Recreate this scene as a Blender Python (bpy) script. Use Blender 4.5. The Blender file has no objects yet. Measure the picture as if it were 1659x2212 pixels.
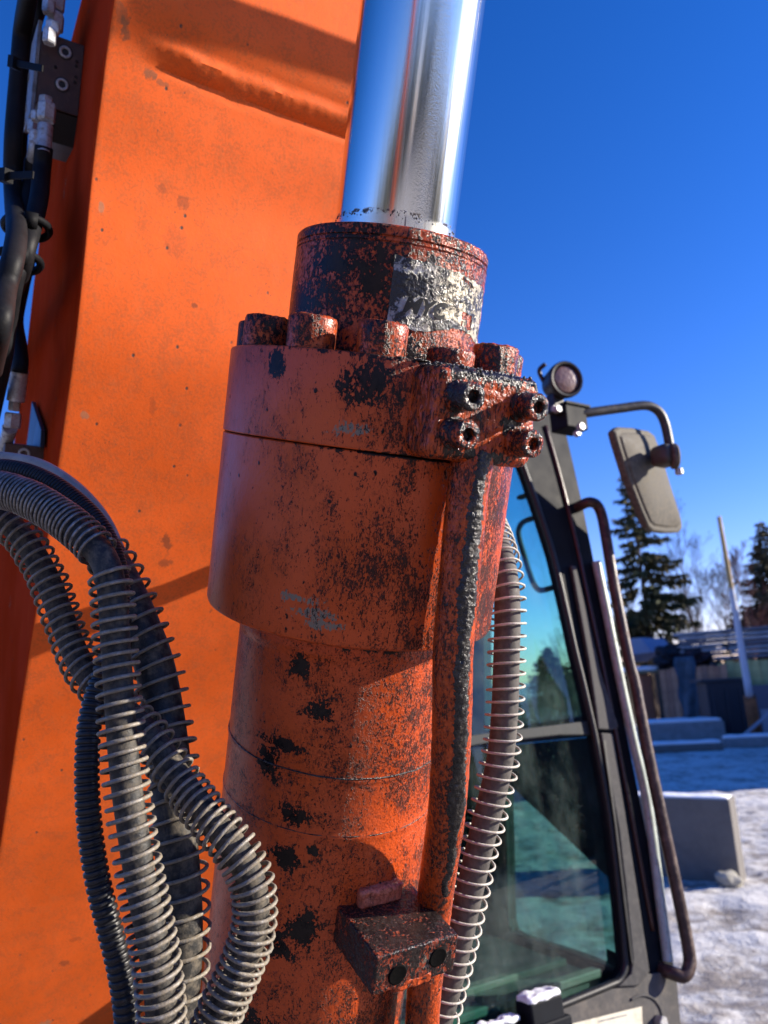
import bpy, bmesh, math, random
from mathutils import Vector, Matrix, noise

random.seed(7)
scene = bpy.context.scene
COL = scene.collection
R = math.radians
V = Vector

# ------------------------------------------------------------------ camera
PITCH, ROLL = R(13), R(3)
_f = V((0, math.cos(PITCH), math.sin(PITCH)))
_r0 = V((1, 0, 0))
_u0 = V((0, -math.sin(PITCH), math.cos(PITCH)))
CR = _r0 * math.cos(ROLL) - _u0 * math.sin(ROLL)
CU = _r0 * math.sin(ROLL) + _u0 * math.cos(ROLL)
CF = _f
CAM = V((0, 0, 2.0))
cam_d = bpy.data.cameras.new("camera")
cam = bpy.data.objects.new("camera", cam_d)
COL.objects.link(cam)
m = Matrix((CR, CU, -CF)).transposed().to_4x4()
m.translation = CAM
cam.matrix_world = m
cam_d.sensor_fit = 'HORIZONTAL'
cam_d.sensor_width = 26.0
cam_d.lens = 26.0
cam_d.clip_start = 0.02
cam_d.clip_end = 3000
cam_d.dof.use_dof = True
cam_d.dof.focus_distance = 0.585
cam_d.dof.aperture_fstop = 8.5
scene.camera = cam

# ------------------------------------------------------------------ sky and sun
SUN_EL, SUN_AZ = R(19), R(88)         # azimuth clockwise from +Y
w = bpy.data.worlds.new("World")
scene.world = w
w.use_nodes = True
wn = w.node_tree
for n in list(wn.nodes):
    wn.nodes.remove(n)
wo = wn.nodes.new('ShaderNodeOutputWorld')
bg = wn.nodes.new('ShaderNodeBackground')
sky = wn.nodes.new('ShaderNodeTexSky')
sky.sky_type = 'NISHITA'
sky.sun_disc = False
sky.sun_elevation = SUN_EL
sky.sun_rotation = SUN_AZ
sky.altitude = 200
sky.air_density = 1.0
sky.dust_density = 0.0
sky.ozone_density = 2.6
bg.inputs[1].default_value = 0.078
hs = wn.nodes.new('ShaderNodeHueSaturation')      # crisp winter air, as the phone rendered it
hs.inputs['Saturation'].default_value = 1.25
hs.inputs['Value'].default_value = 1.0
gmn = wn.nodes.new('ShaderNodeGamma')
gmn.inputs[1].default_value = 1.18
wn.links.new(sky.outputs[0], gmn.inputs[0])
wn.links.new(gmn.outputs[0], hs.inputs['Color'])
tint = wn.nodes.new('ShaderNodeMix')
tint.data_type = 'RGBA'
tint.blend_type = 'MULTIPLY'
tint.inputs[0].default_value = 1.0
tint.inputs[7].default_value = (1.0, 0.77, 1.18, 1)
wn.links.new(hs.outputs[0], tint.inputs[6])
wn.links.new(tint.outputs[2], bg.inputs[0])
wn.links.new(bg.outputs[0], wo.inputs[0])
sd = bpy.data.lights.new("sun", 'SUN')
sd.energy = 5.0
sd.angle = R(0.5)
sd.color = (1.0, 0.90, 0.76)
so = bpy.data.objects.new("sun", sd)
COL.objects.link(so)
SUN = V((math.sin(SUN_AZ) * math.cos(SUN_EL), math.cos(SUN_AZ) * math.cos(SUN_EL), math.sin(SUN_EL)))
so.rotation_euler = SUN.to_track_quat('Z', 'Y').to_euler()
so.location = (6, 0, 6)
vs = scene.view_settings
vs.view_transform = 'Standard'
vs.look = 'None'
vs.gamma = 1.0
vs.exposure = 1.15
vs.use_curve_mapping = False

# ------------------------------------------------------------------ measuring helpers
FPX = 1659.0


def at(px, py, d):
    """a place that stands d metres in front of the photographer"""
    return CAM + CF * d + CR * ((px - 829.5) / FPX * d) - CU * ((py - 1106) / FPX * d)


def ray(px, py):
    return (CF + CR * ((px - 829.5) / FPX) - CU * ((py - 1106) / FPX))


def on_plane(px, py, p0, n):
    d = ray(px, py)
    return CAM + d * ((p0 - CAM).dot(n) / d.dot(n))


def on_ground(px, py, z=0.0):
    return on_plane(px, py, V((0, 0, z)), V((0, 0, 1)))


# ------------------------------------------------------------------ object helpers
ORG = {}


def obj(name, bm, mat, parent=None, smooth=True, auto=None, center=True):
    """one mesh object; its vertices are given in the frame its parent lives in"""
    me = bpy.data.meshes.new(name)
    bm.normal_update()
    c = V((0, 0, 0))
    if center and len(bm.verts):
        lo = V([min(v.co[i] for v in bm.verts) for i in range(3)])
        hi = V([max(v.co[i] for v in bm.verts) for i in range(3)])
        c = (lo + hi) / 2
        for v in bm.verts:
            v.co -= c
    bm.to_mesh(me)
    bm.free()
    for mm in (mat if isinstance(mat, (list, tuple)) else [mat]):
        me.materials.append(mm)
    if smooth:
        for p in me.polygons:
            p.use_smooth = True
        if auto:
            me.set_sharp_from_angle(angle=R(auto))
    o = bpy.data.objects.new(name, me)
    COL.objects.link(o)
    ORG[o.name] = c.copy()
    o.location = c
    if parent is not None:
        o.parent = parent
        o.location = c - ORG[parent.name]
    return o


def tag(o, label=None, cat=None, group=None, kind=None):
    if label: o['label'] = label
    if cat: o['category'] = cat
    if group: o['group'] = group
    if kind: o['kind'] = kind
    return o


def empty(name, loc, label, cat, group=None):
    o = bpy.data.objects.new(name, None)
    o.empty_display_size = 0.1
    COL.objects.link(o)
    o.location = loc
    ORG[o.name] = V(loc)
    return tag(o, label, cat, group)


def copy_tree(o, parent=None):
    c = o.copy()
    COL.objects.link(c)
    if parent is not None:
        c.parent = parent
    for ch in list(o.children):
        copy_tree(ch, c)
    return c


def add_box(bm, c, ax, ay, az, sx, sy, sz):
    vs_ = []
    for i in (-1, 1):
        for j in (-1, 1):
            for k in (-1, 1):
                vs_.append(bm.verts.new(c + ax * (i * sx / 2) + ay * (j * sy / 2) + az * (k * sz / 2)))
    for q in ((0, 1, 3, 2), (4, 6, 7, 5), (0, 4, 5, 1), (2, 3, 7, 6), (0, 2, 6, 4), (1, 5, 7, 3)):
        bm.faces.new([vs_[i] for i in q])
    return vs_


EX, EY, EZ = V((1, 0, 0)), V((0, 1, 0)), V((0, 0, 1))


def box_bm(c, ax, ay, az, sx, sy, sz, bevel=0.0, seg=2):
    bm = bmesh.new()
    add_box(bm, c, ax, ay, az, sx, sy, sz)
    bmesh.ops.recalc_face_normals(bm, faces=bm.faces)
    if bevel:
        bmesh.ops.bevel(bm, geom=bm.edges[:], offset=bevel, segments=seg, affect='EDGES', profile=0.5)
    return bm


def smooth_path(pts, n=8):
    """Catmull-Rom through the points (any dimension)"""
    out = []
    P_ = [V(p) for p in pts]
    P_ = [P_[0] * 2 - P_[1]] + P_ + [P_[-1] * 2 - P_[-2]]
    for i in range(1, len(P_) - 2):
        p0, p1, p2, p3 = P_[i - 1:i + 3]
        for k in range(n):
            t = k / n
            out.append(0.5 * ((2 * p1) + (p2 - p0) * t + (2 * p0 - 5 * p1 + 4 * p2 - p3) * t * t + (3 * p1 - p0 - 3 * p2 + p3) * t ** 3))
    out.append(P_[-2].copy())
    return out


def frames(path):
    T = []
    for i in range(len(path)):
        a_ = path[max(i - 1, 0)]
        b_ = path[min(i + 1, len(path) - 1)]
        T.append((b_ - a_).normalized())
    n = T[0].orthogonal().normalized()
    N = []
    for t in T:
        n = (n - t * n.dot(t)).normalized()
        N.append(n.copy())
    return T, N


def resample(path, step):
    L = [0.0]
    for i in range(1, len(path)):
        L.append(L[-1] + (path[i] - path[i - 1]).length)
    n = max(2, int(L[-1] / step))
    out = []
    j = 0
    for i in range(n + 1):
        s = L[-1] * i / n
        while j < len(L) - 2 and L[j + 1] < s:
            j += 1
        f_ = (s - L[j]) / max(1e-9, L[j + 1] - L[j])
        out.append(path[j].lerp(path[j + 1], min(1, max(0, f_))))
    return out


def tube(bm, path, r, seg=12, cap=True, rfun=None):
    T, N = frames(path)
    rings = []
    for i, p in enumerate(path):
        b = T[i].cross(N[i])
        rr = r if rfun is None else rfun(i / (len(path) - 1))
        rings.append([bm.verts.new(p + (N[i] * math.cos(2 * math.pi * k / seg) + b * math.sin(2 * math.pi * k / seg)) * rr) for k in range(seg)])
    for i in range(len(rings) - 1):
        for k in range(seg):
            bm.faces.new((rings[i][k], rings[i][(k + 1) % seg], rings[i + 1][(k + 1) % seg], rings[i + 1][k]))
    if cap:
        bm.faces.new(rings[0][::-1])
        bm.faces.new(rings[-1])
    return rings


def tube_bm(pts, r, seg=12, n=8, smooth=True, **k):
    bm = bmesh.new()
    tube(bm, smooth_path(pts, n) if smooth else [V(p) for p in pts], r, seg, **k)
    bmesh.ops.recalc_face_normals(bm, faces=bm.faces)
    return bm


def helix_bm(path, R0, wire, pitch, start=0.0, stop=1.0, seg=6, per=20, jitter=0.0, off=V((0, 0, 0)), phase=0.0):
    """a coil of wire wound round a path; pitch may be a function of the fraction along it"""
    fine = resample(path, 0.002)
    T, N = frames(fine)
    n = len(fine)
    i0, i1 = int(start * (n - 1)), int(stop * (n - 1))
    pts = []
    s = float(i0)
    ang = phase
    while s < i1:
        k = int(s)
        fr = s - k
        k2 = min(k + 1, n - 1)
        p = fine[k].lerp(fine[k2], fr)
        t, nn = T[k], N[k]
        b = t.cross(nn)
        pt = pitch(s / (n - 1)) if callable(pitch) else pitch
        wob = 1 + jitter * noise.noise(V((ang * 0.07, start * 9, R0 * 100)))
        pts.append(p + off + (nn * math.cos(ang) + b * math.sin(ang)) * R0 * wob)
        ang += 2 * math.pi / per
        s += pt / per / 0.002
    bm = bmesh.new()
    tube(bm, pts, wire, seg)
    bmesh.ops.recalc_face_normals(bm, faces=bm.faces)
    return bm


def lathe(bm, prof, seg=96, a0=0.0, a1=2 * math.pi, M=None):
    """prof: (r, z); turned round Z"""
    full = abs(a1 - a0 - 2 * math.pi) < 1e-6
    cols = seg if full else seg + 1
    rings = []
    for (r, z) in prof:
        ring = []
        for k in range(cols):
            an = a0 + (a1 - a0) * k / seg
            p = V((r * math.sin(an), -r * math.cos(an), z))
            if M is not None:
                p = M @ p
            ring.append(bm.verts.new(p))
        rings.append(ring)
    for i in range(len(rings) - 1):
        for k in range(seg):
            k2 = (k + 1) % cols
            try:
                bm.faces.new((rings[i][k], rings[i][k2], rings[i + 1][k2], rings[i + 1][k]))
            except ValueError:
                pass
    return rings


def lathe_bm(prof, seg=96, M=None):
    bm = bmesh.new()
    rs = lathe(bm, prof, seg, M=M)
    for ring, rev in ((rs[0], True), (rs[-1], False)):
        if (ring[0].co - ring[len(ring) // 2].co).length > 1e-5:
            bm.faces.new(ring if not rev else ring[::-1])
    bmesh.ops.recalc_face_normals(bm, faces=bm.faces)
    return bm


def round_box(sx, sy, sz, rad, n=24, M=None, crust=0.0, cs=120.0, seed=0):
    """a box with rounded edges on a fine grid, its skin roughened by crust metres"""
    bm = bmesh.new()
    bmesh.ops.create_cube(bm, size=2.0)
    bmesh.ops.subdivide_edges(bm, edges=bm.edges[:], cuts=n, use_grid_fill=True)
    h = V((sx / 2, sy / 2, sz / 2))
    inner = V((h.x - rad, h.y - rad, h.z - rad))
    for v in bm.verts:
        p = V((v.co.x * h.x, v.co.y * h.y, v.co.z * h.z))
        q = V((max(-inner.x, min(inner.x, p.x)), max(-inner.y, min(inner.y, p.y)), max(-inner.z, min(inner.z, p.z))))
        d_ = p - q
        if d_.length > 1e-9:
            d_ = d_.normalized()
            p = q + d_ * rad
        else:
            d_ = V((0, 0, 0))
        if crust:
            f_ = noise.fractal(V((p.x, p.y, p.z + seed)) * cs, 1.0, 2.0, 3)
            p += d_ * crust * f_
        v.co = p
    if M is not None:
        bm.transform(M)
    bmesh.ops.recalc_face_normals(bm, faces=bm.faces)
    return bm


def screw_bm(r, h, rs, depth, M=None, seg=48, fillet=0.002, crust=0.0, collar=None):
    """cap screw seen from its head: rounded rim, six-sided socket; head face at z = h"""
    bm = bmesh.new()
    rings = []

    def ring(fr, z):
        rg = []
        for k in range(seg):
            an = 2 * math.pi * k / seg
            rr = fr(an)
            rg.append(bm.verts.new(V((rr * math.cos(an), rr * math.sin(an), z))))
        rings.append(rg)

    def hexr(an):
        q = (an % (math.pi / 3)) - math.pi / 6
        return rs * (0.55 + 0.45 * math.cos(math.pi / 6) / math.cos(q))
    if collar:
        ring(lambda a_: collar[0], 0.0)
        ring(lambda a_: collar[0], collar[1])
        ring(lambda a_: r, collar[1] + 0.0008)
    else:
        ring(lambda a_: r, 0.0)
    ring(lambda a_: r, h * 0.5)
    ring(lambda a_: r, h - fillet)
    ring(lambda a_: r - fillet * 0.35, h - fillet * 0.3)
    ring(lambda a_: r - fillet, h)
    ring(lambda a_: (hexr(a_) + r) / 2, h)
    ring(lambda a_: hexr(a_) + 0.0006, h)
    ring(lambda a_: hexr(a_), h - 0.0007)
    ring(lambda a_: hexr(a_) * 0.97, h - depth)
    for i in range(len(rings) - 1):
        for k in range(seg):
            bm.faces.new((rings[i][k], rings[i][(k + 1) % seg], rings[i + 1][(k + 1) % seg], rings[i + 1][k]))
    bm.faces.new(rings[-1])
    if crust:
        for v in bm.verts:
            f_ = noise.fractal(V(v.co) * 260 + V((r * 900, 0, 0)), 1.0, 2.0, 3)
            v.co.z += crust * f_
            v.co.x *= 1 + 0.03 * f_
            v.co.y *= 1 + 0.03 * f_
    if M is not None:
        bm.transform(M)
    bmesh.ops.recalc_face_normals(bm, faces=bm.faces)
    return bm


def hexnut_bm(r, h, M, chamfer=0.12):
    bm = bmesh.new()
    rings = []
    for (fr, z) in ((1 - chamfer, 0), (1, h * chamfer), (1, h * (1 - chamfer)), (1 - chamfer, h)):
        rings.append([bm.verts.new(V((r * fr * math.cos(k * math.pi / 3), r * fr * math.sin(k * math.pi / 3), z))) for k in range(6)])
    for i in range(3):
        for k in range(6):
            bm.faces.new((rings[i][k], rings[i][(k + 1) % 6], rings[i + 1][(k + 1) % 6], rings[i + 1][k]))
    bm.faces.new(rings[0][::-1])
    bm.faces.new(rings[-1])
    bm.transform(M)
    bmesh.ops.recalc_face_normals(bm, faces=bm.faces)
    return bm


def basis(x, y, z, o):
    M = Matrix((x, y, z)).transposed().to_4x4()
    M.translation = o
    return M


def z_basis(z, o):
    z = z.normalized()
    x = z.orthogonal().normalized()
    return basis(x, z.cross(x), z, o)


def prism_bm(pts, depth_vec, bevel=0.0, seg=2):
    """outline (3-D points in a plane) given thickness along depth_vec"""
    bm = bmesh.new()
    a_ = [bm.verts.new(p) for p in pts]
    b_ = [bm.verts.new(p + depth_vec) for p in pts]
    bm.faces.new(a_)
    bm.faces.new(b_[::-1])
    n = len(pts)
    for i in range(n):
        bm.faces.new((a_[i], b_[i], b_[(i + 1) % n], a_[(i + 1) % n]))
    bmesh.ops.recalc_face_normals(bm, faces=bm.faces)
    if bevel:
        bmesh.ops.bevel(bm, geom=bm.edges[:], offset=bevel, segments=seg, affect='EDGES', profile=0.5)
    return bm


# ------------------------------------------------------------------ material helpers
class Mat:
    def __init__(self, name):
        self.m = bpy.data.materials.new(name)
        self.m.use_nodes = True
        self.t = self.m.node_tree
        for n in list(self.t.nodes):
            self.t.nodes.remove(n)
        self.out = self.n('ShaderNodeOutputMaterial')
        self.b = self.n('ShaderNodeBsdfPrincipled')
        self.l(self.b.outputs[0], self.out.inputs[0])

    def n(self, t, **k):
        nd = self.t.nodes.new(t)
        for a_, v in k.items():
            setattr(nd, a_, v)
        return nd

    def l(self, a_, b_):
        self.t.links.new(a_, b_)

    def set(self, **k):
        for a_, v in k.items():
            self.put(self.b.inputs[a_.replace('_', ' ')], v)

    def put(self, sock, v):
        if hasattr(v, 'is_output'):
            self.l(v, sock)
        elif isinstance(v, (tuple, list)) and len(v) == 3 and sock.type == 'RGBA':
            sock.default_value = (*v, 1)
        else:
            sock.default_value = v

    def coord(self, ref=None, scale=(1, 1, 1), kind='Object'):
        tc = self.n('ShaderNodeTexCoord')
        if ref is not None:
            tc.object = ref
        if scale == (1, 1, 1):
            return tc.outputs[kind]
        mp = self.n('ShaderNodeMapping')
        mp.inputs['Scale'].default_value = scale
        self.l(tc.outputs[kind], mp.inputs[0])
        return mp.outputs[0]

    def noise(self, vec, scale, detail=4, rough=0.6, dist=0.0, col=False):
        nd = self.n('ShaderNodeTexNoise')
        self.l(vec, nd.inputs['Vector'])
        nd.inputs['Scale'].default_value = scale
        nd.inputs['Detail'].default_value = detail
        nd.inputs['Roughness'].default_value = rough
        nd.inputs['Distortion'].default_value = dist
        return nd.outputs[1 if col else 0]

    def voro(self, vec, scale, feature='F1', rand=1.0):
        nd = self.n('ShaderNodeTexVoronoi', feature=feature)
        self.l(vec, nd.inputs['Vector'])
        nd.inputs['Scale'].default_value = scale
        nd.inputs['Randomness'].default_value = rand
        return nd.outputs[0]

    def math(self, op, a_, b_=0.0, c_=0.0, clamp=False):
        nd = self.n('ShaderNodeMath', operation=op)
        nd.use_clamp = clamp
        self.put(nd.inputs[0], a_)
        self.put(nd.inputs[1], b_)
        self.put(nd.inputs[2], c_)
        return nd.outputs[0]

    def step(self, v, lo, hi):
        nd = self.n('ShaderNodeMapRange')
        nd.interpolation_type = 'SMOOTHSTEP'
        self.put(nd.inputs[0], v)
        self.put(nd.inputs[1], lo)
        self.put(nd.inputs[2], hi)
        return nd.outputs[0]

    def mix(self, f_, a_, b_):
        nd = self.n('ShaderNodeMix', data_type='RGBA')
        self.put(nd.inputs[0], f_)
        self.put(nd.inputs[6], a_)
        self.put(nd.inputs[7], b_)
        return nd.outputs[2]

    def mixf(self, f_, a_, b_):
        nd = self.n('ShaderNodeMix', data_type='FLOAT')
        self.put(nd.inputs[0], f_)
        self.put(nd.inputs[2], a_)
        self.put(nd.inputs[3], b_)
        return nd.outputs[0]

    def bump(self, h, dist, strength=1.0, prev=None):
        nd = self.n('ShaderNodeBump')
        nd.inputs['Strength'].default_value = strength
        nd.inputs['Distance'].default_value = dist
        self.l(h, nd.inputs['Height'])
        if prev is not None:
            self.l(prev, nd.inputs['Normal'])
        return nd.outputs[0]

    def sep(self, vec):
        nd = self.n('ShaderNodeSeparateXYZ')
        self.l(vec, nd.inputs[0])
        return nd.outputs

    def blob(self, vec, c, rad):
        """1 inside an ellipsoid falling to 0 at its edge"""
        mp = self.n('ShaderNodeMapping')
        mp.vector_type = 'POINT'
        mp.inputs['Scale'].default_value = tuple(1 / q for q in rad)
        mp.inputs['Location'].default_value = tuple(-c[i] / rad[i] for i in range(3))
        self.l(vec, mp.inputs[0])
        ln = self.n('ShaderNodeVectorMath', operation='LENGTH')
        self.l(mp.outputs[0], ln.inputs[0])
        return self.math('SUBTRACT', 1.0, ln.outputs['Value'], clamp=True)


def flat(name, col, rough=0.5, metal=0.0, vary=0.15, scale=30, dust=None, dust_amt=0.0, bump=0.0, bscale=200, ref=None, spec=0.35, coat=0.0):
    M_ = Mat(name)
    v = M_.coord(ref)
    n1 = M_.noise(v, scale, 5)
    c2 = tuple(q * (1 - vary) for q in col)
    c1 = tuple(min(1, q * (1 + vary)) for q in col)
    c = M_.mix(M_.step(n1, 0.3, 0.7), c2, c1)
    rg = M_.math('MULTIPLY_ADD', n1, 0.25, rough - 0.12)
    if dust is not None:
        dn = M_.noise(v, scale * 2.3, 6, 0.7)
        k = M_.step(dn, 0.62 - dust_amt, 0.95 - dust_amt)
        c = M_.mix(k, c, dust)
        rg = M_.mixf(k, rg, 0.9)
    M_.set(Base_Color=c, Roughness=rg, Metallic=metal, Specular_IOR_Level=spec)
    if coat:
        M_.set(Coat_Weight=coat)
    if bump:
        M_.set(Normal=M_.bump(M_.noise(v, bscale, 4, 0.65), bump))
    return M_.m

# ------------------------------------------------------------------ the excavator
EXC = empty('excavator', (0.1, 1.6, 0.0), 'orange excavator with oily boom cylinder, spring guarded hoses and grey cab', 'excavator')

# machine directions: forward leans out to the camera's right
FWD = V((0.53, -0.848, 0)).normalized()
SIDE = V((0.848, 0.53, 0)).normalized()

# frame of the boom cylinder
AX = (CR * 0.124 + CU - CF * 0.11).normalized()
C0 = at(803, 920, 0.66)
CX = CF.cross(AX).normalized()
if CX.dot(CR) < 0:
    CX = -CX
CY = AX.cross(CX)
MCYL = basis(CX, CY, AX, C0)
MINV = MCYL.inverted()


def cyl(r, th, t):
    return V((r * math.sin(th), -r * math.cos(th), t))


def loc(px, py, d):
    """a measured place in the frame of the cylinder"""
    return MINV @ at(px, py, d)


# --- barrel (the cylinder object itself carries the frame)
RB = 0.0935
prof = [(0.06, -0.80), (RB, -0.80)]
z = -0.795
while z < -0.165:
    r = RB
    for zw in (-0.276, -0.323):
        r += 0.0010 * math.exp(-((z - zw) / 0.0016) ** 2)
    r += 0.0020 * max(0, min(1, (z + 0.183) / 0.006)) if z > -0.20 else 0
    prof.append((r, z))
    z += 0.0022 if z > -0.34 else 0.01
prof += [(RB + 0.003, -0.160), (0.06, -0.158)]
bm = lathe_bm(prof, 128)
for v in bm.verts:                                   # weld beads wander a little
    f_ = noise.noise(V(v.co) * 160)
    v.co.x *= 1 + 0.0016 * f_
    v.co.y *= 1 + 0.0016 * f_
CYL = obj('hydraulic_cylinder', bm, [], EXC, center=False)
CYL.matrix_parent_inverse = Matrix.Identity(4)
mloc = MCYL.copy()
mloc.translation = C0 - ORG[EXC.name]
CYL.matrix_basis = mloc
ORG[CYL.name] = V((0, 0, 0))
CYL['label'] = 'oil soaked orange hydraulic boom cylinder with chrome rod'

ORANGE = (0.62, 0.085, 0.010)
ORANGE_C = (0.46, 0.060, 0.005)
TAR = (0.010, 0.008, 0.009)


def grime(name, bias=0.0, bx=0.0, bz=0.0, blobs=(), wet=0.0, wetx=0.0, streak=0.4, fine=380, paint=ORANGE_C, contrast=0.05, bumpd=0.0006,
          scratch=(), ref=None, pock=0.5, clear=(), speck=0.0, sx=0.0, spec=0.35):
    """worn orange paint under speckled oily dirt"""
    M_ = Mat(name)
    v = M_.coord(ref or CYL)
    vst = M_.coord(ref or CYL, scale=(1, 1, streak))
    x, y, z_ = M_.sep(v)
    n_f = M_.noise(vst, fine, 4, 0.65)
    n_m = M_.noise(vst, 75, 5, 0.65, 0.5)
    n_b = M_.noise(v, 17, 4, 0.6, 0.3)
    mm = M_.math('MULTIPLY_ADD', n_f, 0.50, M_.math('MULTIPLY_ADD', n_m, 0.38, M_.math('MULTIPLY', n_b, 0.34)))
    mm = M_.math('ADD', mm, -0.61 + bias)
    mm = M_.math('MULTIPLY_ADD', x, bx, mm)
    if bz:
        mm = M_.math('MULTIPLY_ADD', z_, bz, mm)
    edge = M_.math('MULTIPLY_ADD', n_m, 2.2, M_.math('MULTIPLY_ADD', n_f, 1.9, -2.15))
    for (c, rad, amt) in blobs:
        bl = M_.blob(v, c, rad)
        bl = M_.step(M_.math('ADD', bl, edge), 0.30, 0.40)
        bl = M_.math('MULTIPLY', bl, M_.step(M_.blob(v, c, tuple(q * 1.6 for q in rad)), 0.0, 0.25))
        mm = M_.math('MULTIPLY_ADD', bl, amt, mm)
    # fine speckle, thicker towards the lee side
    sd_ = M_.math('MULTIPLY_ADD', x, sx, speck)
    sd_ = M_.math('MULTIPLY_ADD', M_.math('ADD', n_b, -0.5), 0.22, sd_)
    sd_ = M_.math('MULTIPLY_ADD', M_.math('ADD', n_m, -0.5), 0.30, sd_)
    for (c, rad, amt) in clear:
        k_ = M_.blob(v, c, rad)
        mm = M_.math('MULTIPLY_ADD', k_, -amt, mm)
        sd_ = M_.math('MULTIPLY_ADD', k_, -amt, sd_)
    sf = M_.noise(vst, fine * 1.9, 3, 0.6, 0.6)
    sf2 = M_.noise(M_.coord(ref or CYL, scale=(1, 1, streak * 0.6)), fine * 1.0, 4, 0.7, 0.8)
    sp_ = M_.math('ADD', M_.math('MULTIPLY_ADD', sf, 0.5, M_.math('MULTIPLY', sf2, 0.5)), sd_)
    smask = M_.math('MULTIPLY', M_.step(sp_, 0.585, 0.65), 0.90)
    mask = M_.math('MAXIMUM', M_.step(mm, 0.0, contrast), smask)
    film = M_.step(mm, -0.20, 0.05)
    # loose dark pocks
    vo = M_.voro(M_.coord(ref or CYL, scale=(1, 1, 0.7)), 105)
    pk = M_.math('MULTIPLY', M_.step(vo, 0.20, 0.13), M_.step(M_.noise(v, 150, 2), 0.50 + 0.1 * (1 - pock), 0.57 + 0.1 * (1 - pock)))
    mask = M_.math('MAXIMUM', mask, pk)
    faded = tuple(min(1, q * 1.10 + 0.009) for q in paint)
    deep = tuple(q * 0.72 for q in paint)
    base = M_.mix(M_.step(n_b, 0.35, 0.65), faded, paint)
    base = M_.mix(M_.math('MULTIPLY', M_.math('MULTIPLY', film, M_.step(n_f, 0.3, 0.6)), 0.75), base, tuple(q * 0.34 for q in deep))
    for (c, rad) in scratch:
        sc_ = M_.blob(v, c, rad)
        sc_ = M_.step(M_.math('ADD', sc_, M_.math('MULTIPLY', edge, 1.0)), 0.22, 0.40)
        sc_ = M_.math('MULTIPLY', sc_, M_.step(M_.blob(v, c, tuple(q * 1.5 for q in rad)), 0.0, 0.3))
        base = M_.mix(M_.math('MULTIPLY', sc_, M_.step(n_f, 0.36, 0.5)), base, (0.17, 0.145, 0.11))
    col = M_.mix(mask, base, M_.mix(M_.step(n_m, 0.40, 0.62), (0.0055, 0.0048, 0.0058), (0.020, 0.014, 0.012)))
    wv = M_.math('MULTIPLY_ADD', x, wetx, wet, clamp=True)
    r_p = M_.math('MULTIPLY_ADD', n_m, 0.3, 0.22)
    r_w = M_.math('MULTIPLY_ADD', n_f, 0.20, 0.06)
    ro = M_.mixf(mask, r_p, M_.math('MULTIPLY_ADD', n_m, 0.35, 0.12))
    ro = M_.mixf(wv, ro, r_w)
    h = M_.math('MULTIPLY_ADD', mask, 0.6, M_.math('MULTIPLY', n_f, 0.55))
    nb = M_.bump(h, bumpd)
    # beads of oil
    bd = M_.noise(v, 430, 3, 0.55)
    nd = M_.n('ShaderNodeBump')
    M_.l(bd, nd.inputs['Height'])
    M_.put(nd.inputs['Distance'], 0.0024)
    M_.put(nd.inputs['Strength'], wv)
    M_.l(nb, nd.inputs['Normal'])
    M_.set(Base_Color=col, Roughness=ro, Normal=nd.outputs[0], Specular_IOR_Level=M_.mixf(wv, M_.mixf(mask, spec, 0.16), 0.5))
    return M_.m


def bl(th, t, rx, rz, amt=0.4, r=RB):
    p = cyl(r, R(th), t)
    return ((p.x, p.y, p.z), (rx, 0.05, rz), amt)


M_barrel = grime('barrel_paint', bias=-0.13, bx=0.0, speck=0.066, sx=0.5, blobs=[
    bl(-19, -0.190, 0.013, 0.013), bl(-30, -0.272, 0.016, 0.024), bl(-24, -0.255, 0.028, 0.008), bl(-14, -0.310, 0.020, 0.012),
    bl(-6, -0.222, 0.016, 0.014), bl(-2, -0.402, 0.024, 0.026), bl(-14, -0.345, 0.022, 0.014), bl(-16, -0.42, 0.03, 0.02),
    bl(-25, -0.50, 0.04, 0.03), bl(-12, -0.53, 0.03, 0.02), bl(-2, -0.335, 0.008, 0.006), bl(20, -0.168, 0.05, 0.004), bl(-34, -0.395, 0.02, 0.02),
    bl(-38, -0.45, 0.015, 0.03)],
    wet=0.10, wetx=4.5, bumpd=0.0006, streak=0.8, fine=420, clear=[((0.07, -0.06, -0.33), (0.05, 0.06, 0.05), 0.06)])
M_flange = grime('flange_paint', bias=-0.15, bx=0.2, speck=0.066, sx=0.80, blobs=[
    (tuple(cyl(0.124, R(-2), 0.027)), (0.030, 0.06, 0.024), 0.22), (tuple(cyl(0.124, R(-35), 0.036)), (0.010, 0.04, 0.014), 0.4),
    (tuple(cyl(0.124, R(18), 0.02)), (0.012, 0.05, 0.05), 0.3), (tuple(cyl(0.124, R(6), 0.049)), (0.14, 0.14, 0.004), 0.2),
    (tuple(cyl(0.124, R(10), -0.019)), (0.10, 0.10, 0.0024), 0.35)],
    scratch=[(tuple(cyl(0.124, R(-17), -0.130)), (0.024, 0.05, 0.0044)), (tuple(cyl(0.124, R(-9), -0.139)), (0.032, 0.05, 0.0056)),
             (tuple(cyl(0.124, R(-6), -0.146)), (0.022, 0.05, 0.0050)), (tuple(cyl(0.124, R(-4), -0.004)), (0.018, 0.05, 0.0065))],
    clear=[(tuple(cyl(0.124, R(26), -0.06)), (0.020, 0.05, 0.06), 0.10), ((0.124, 0.03, -0.08), (0.035, 0.10, 0.12), 0.16)],
    wet=-0.35, wetx=7.0, bumpd=0.00045, streak=0.62, fine=430)
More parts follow.
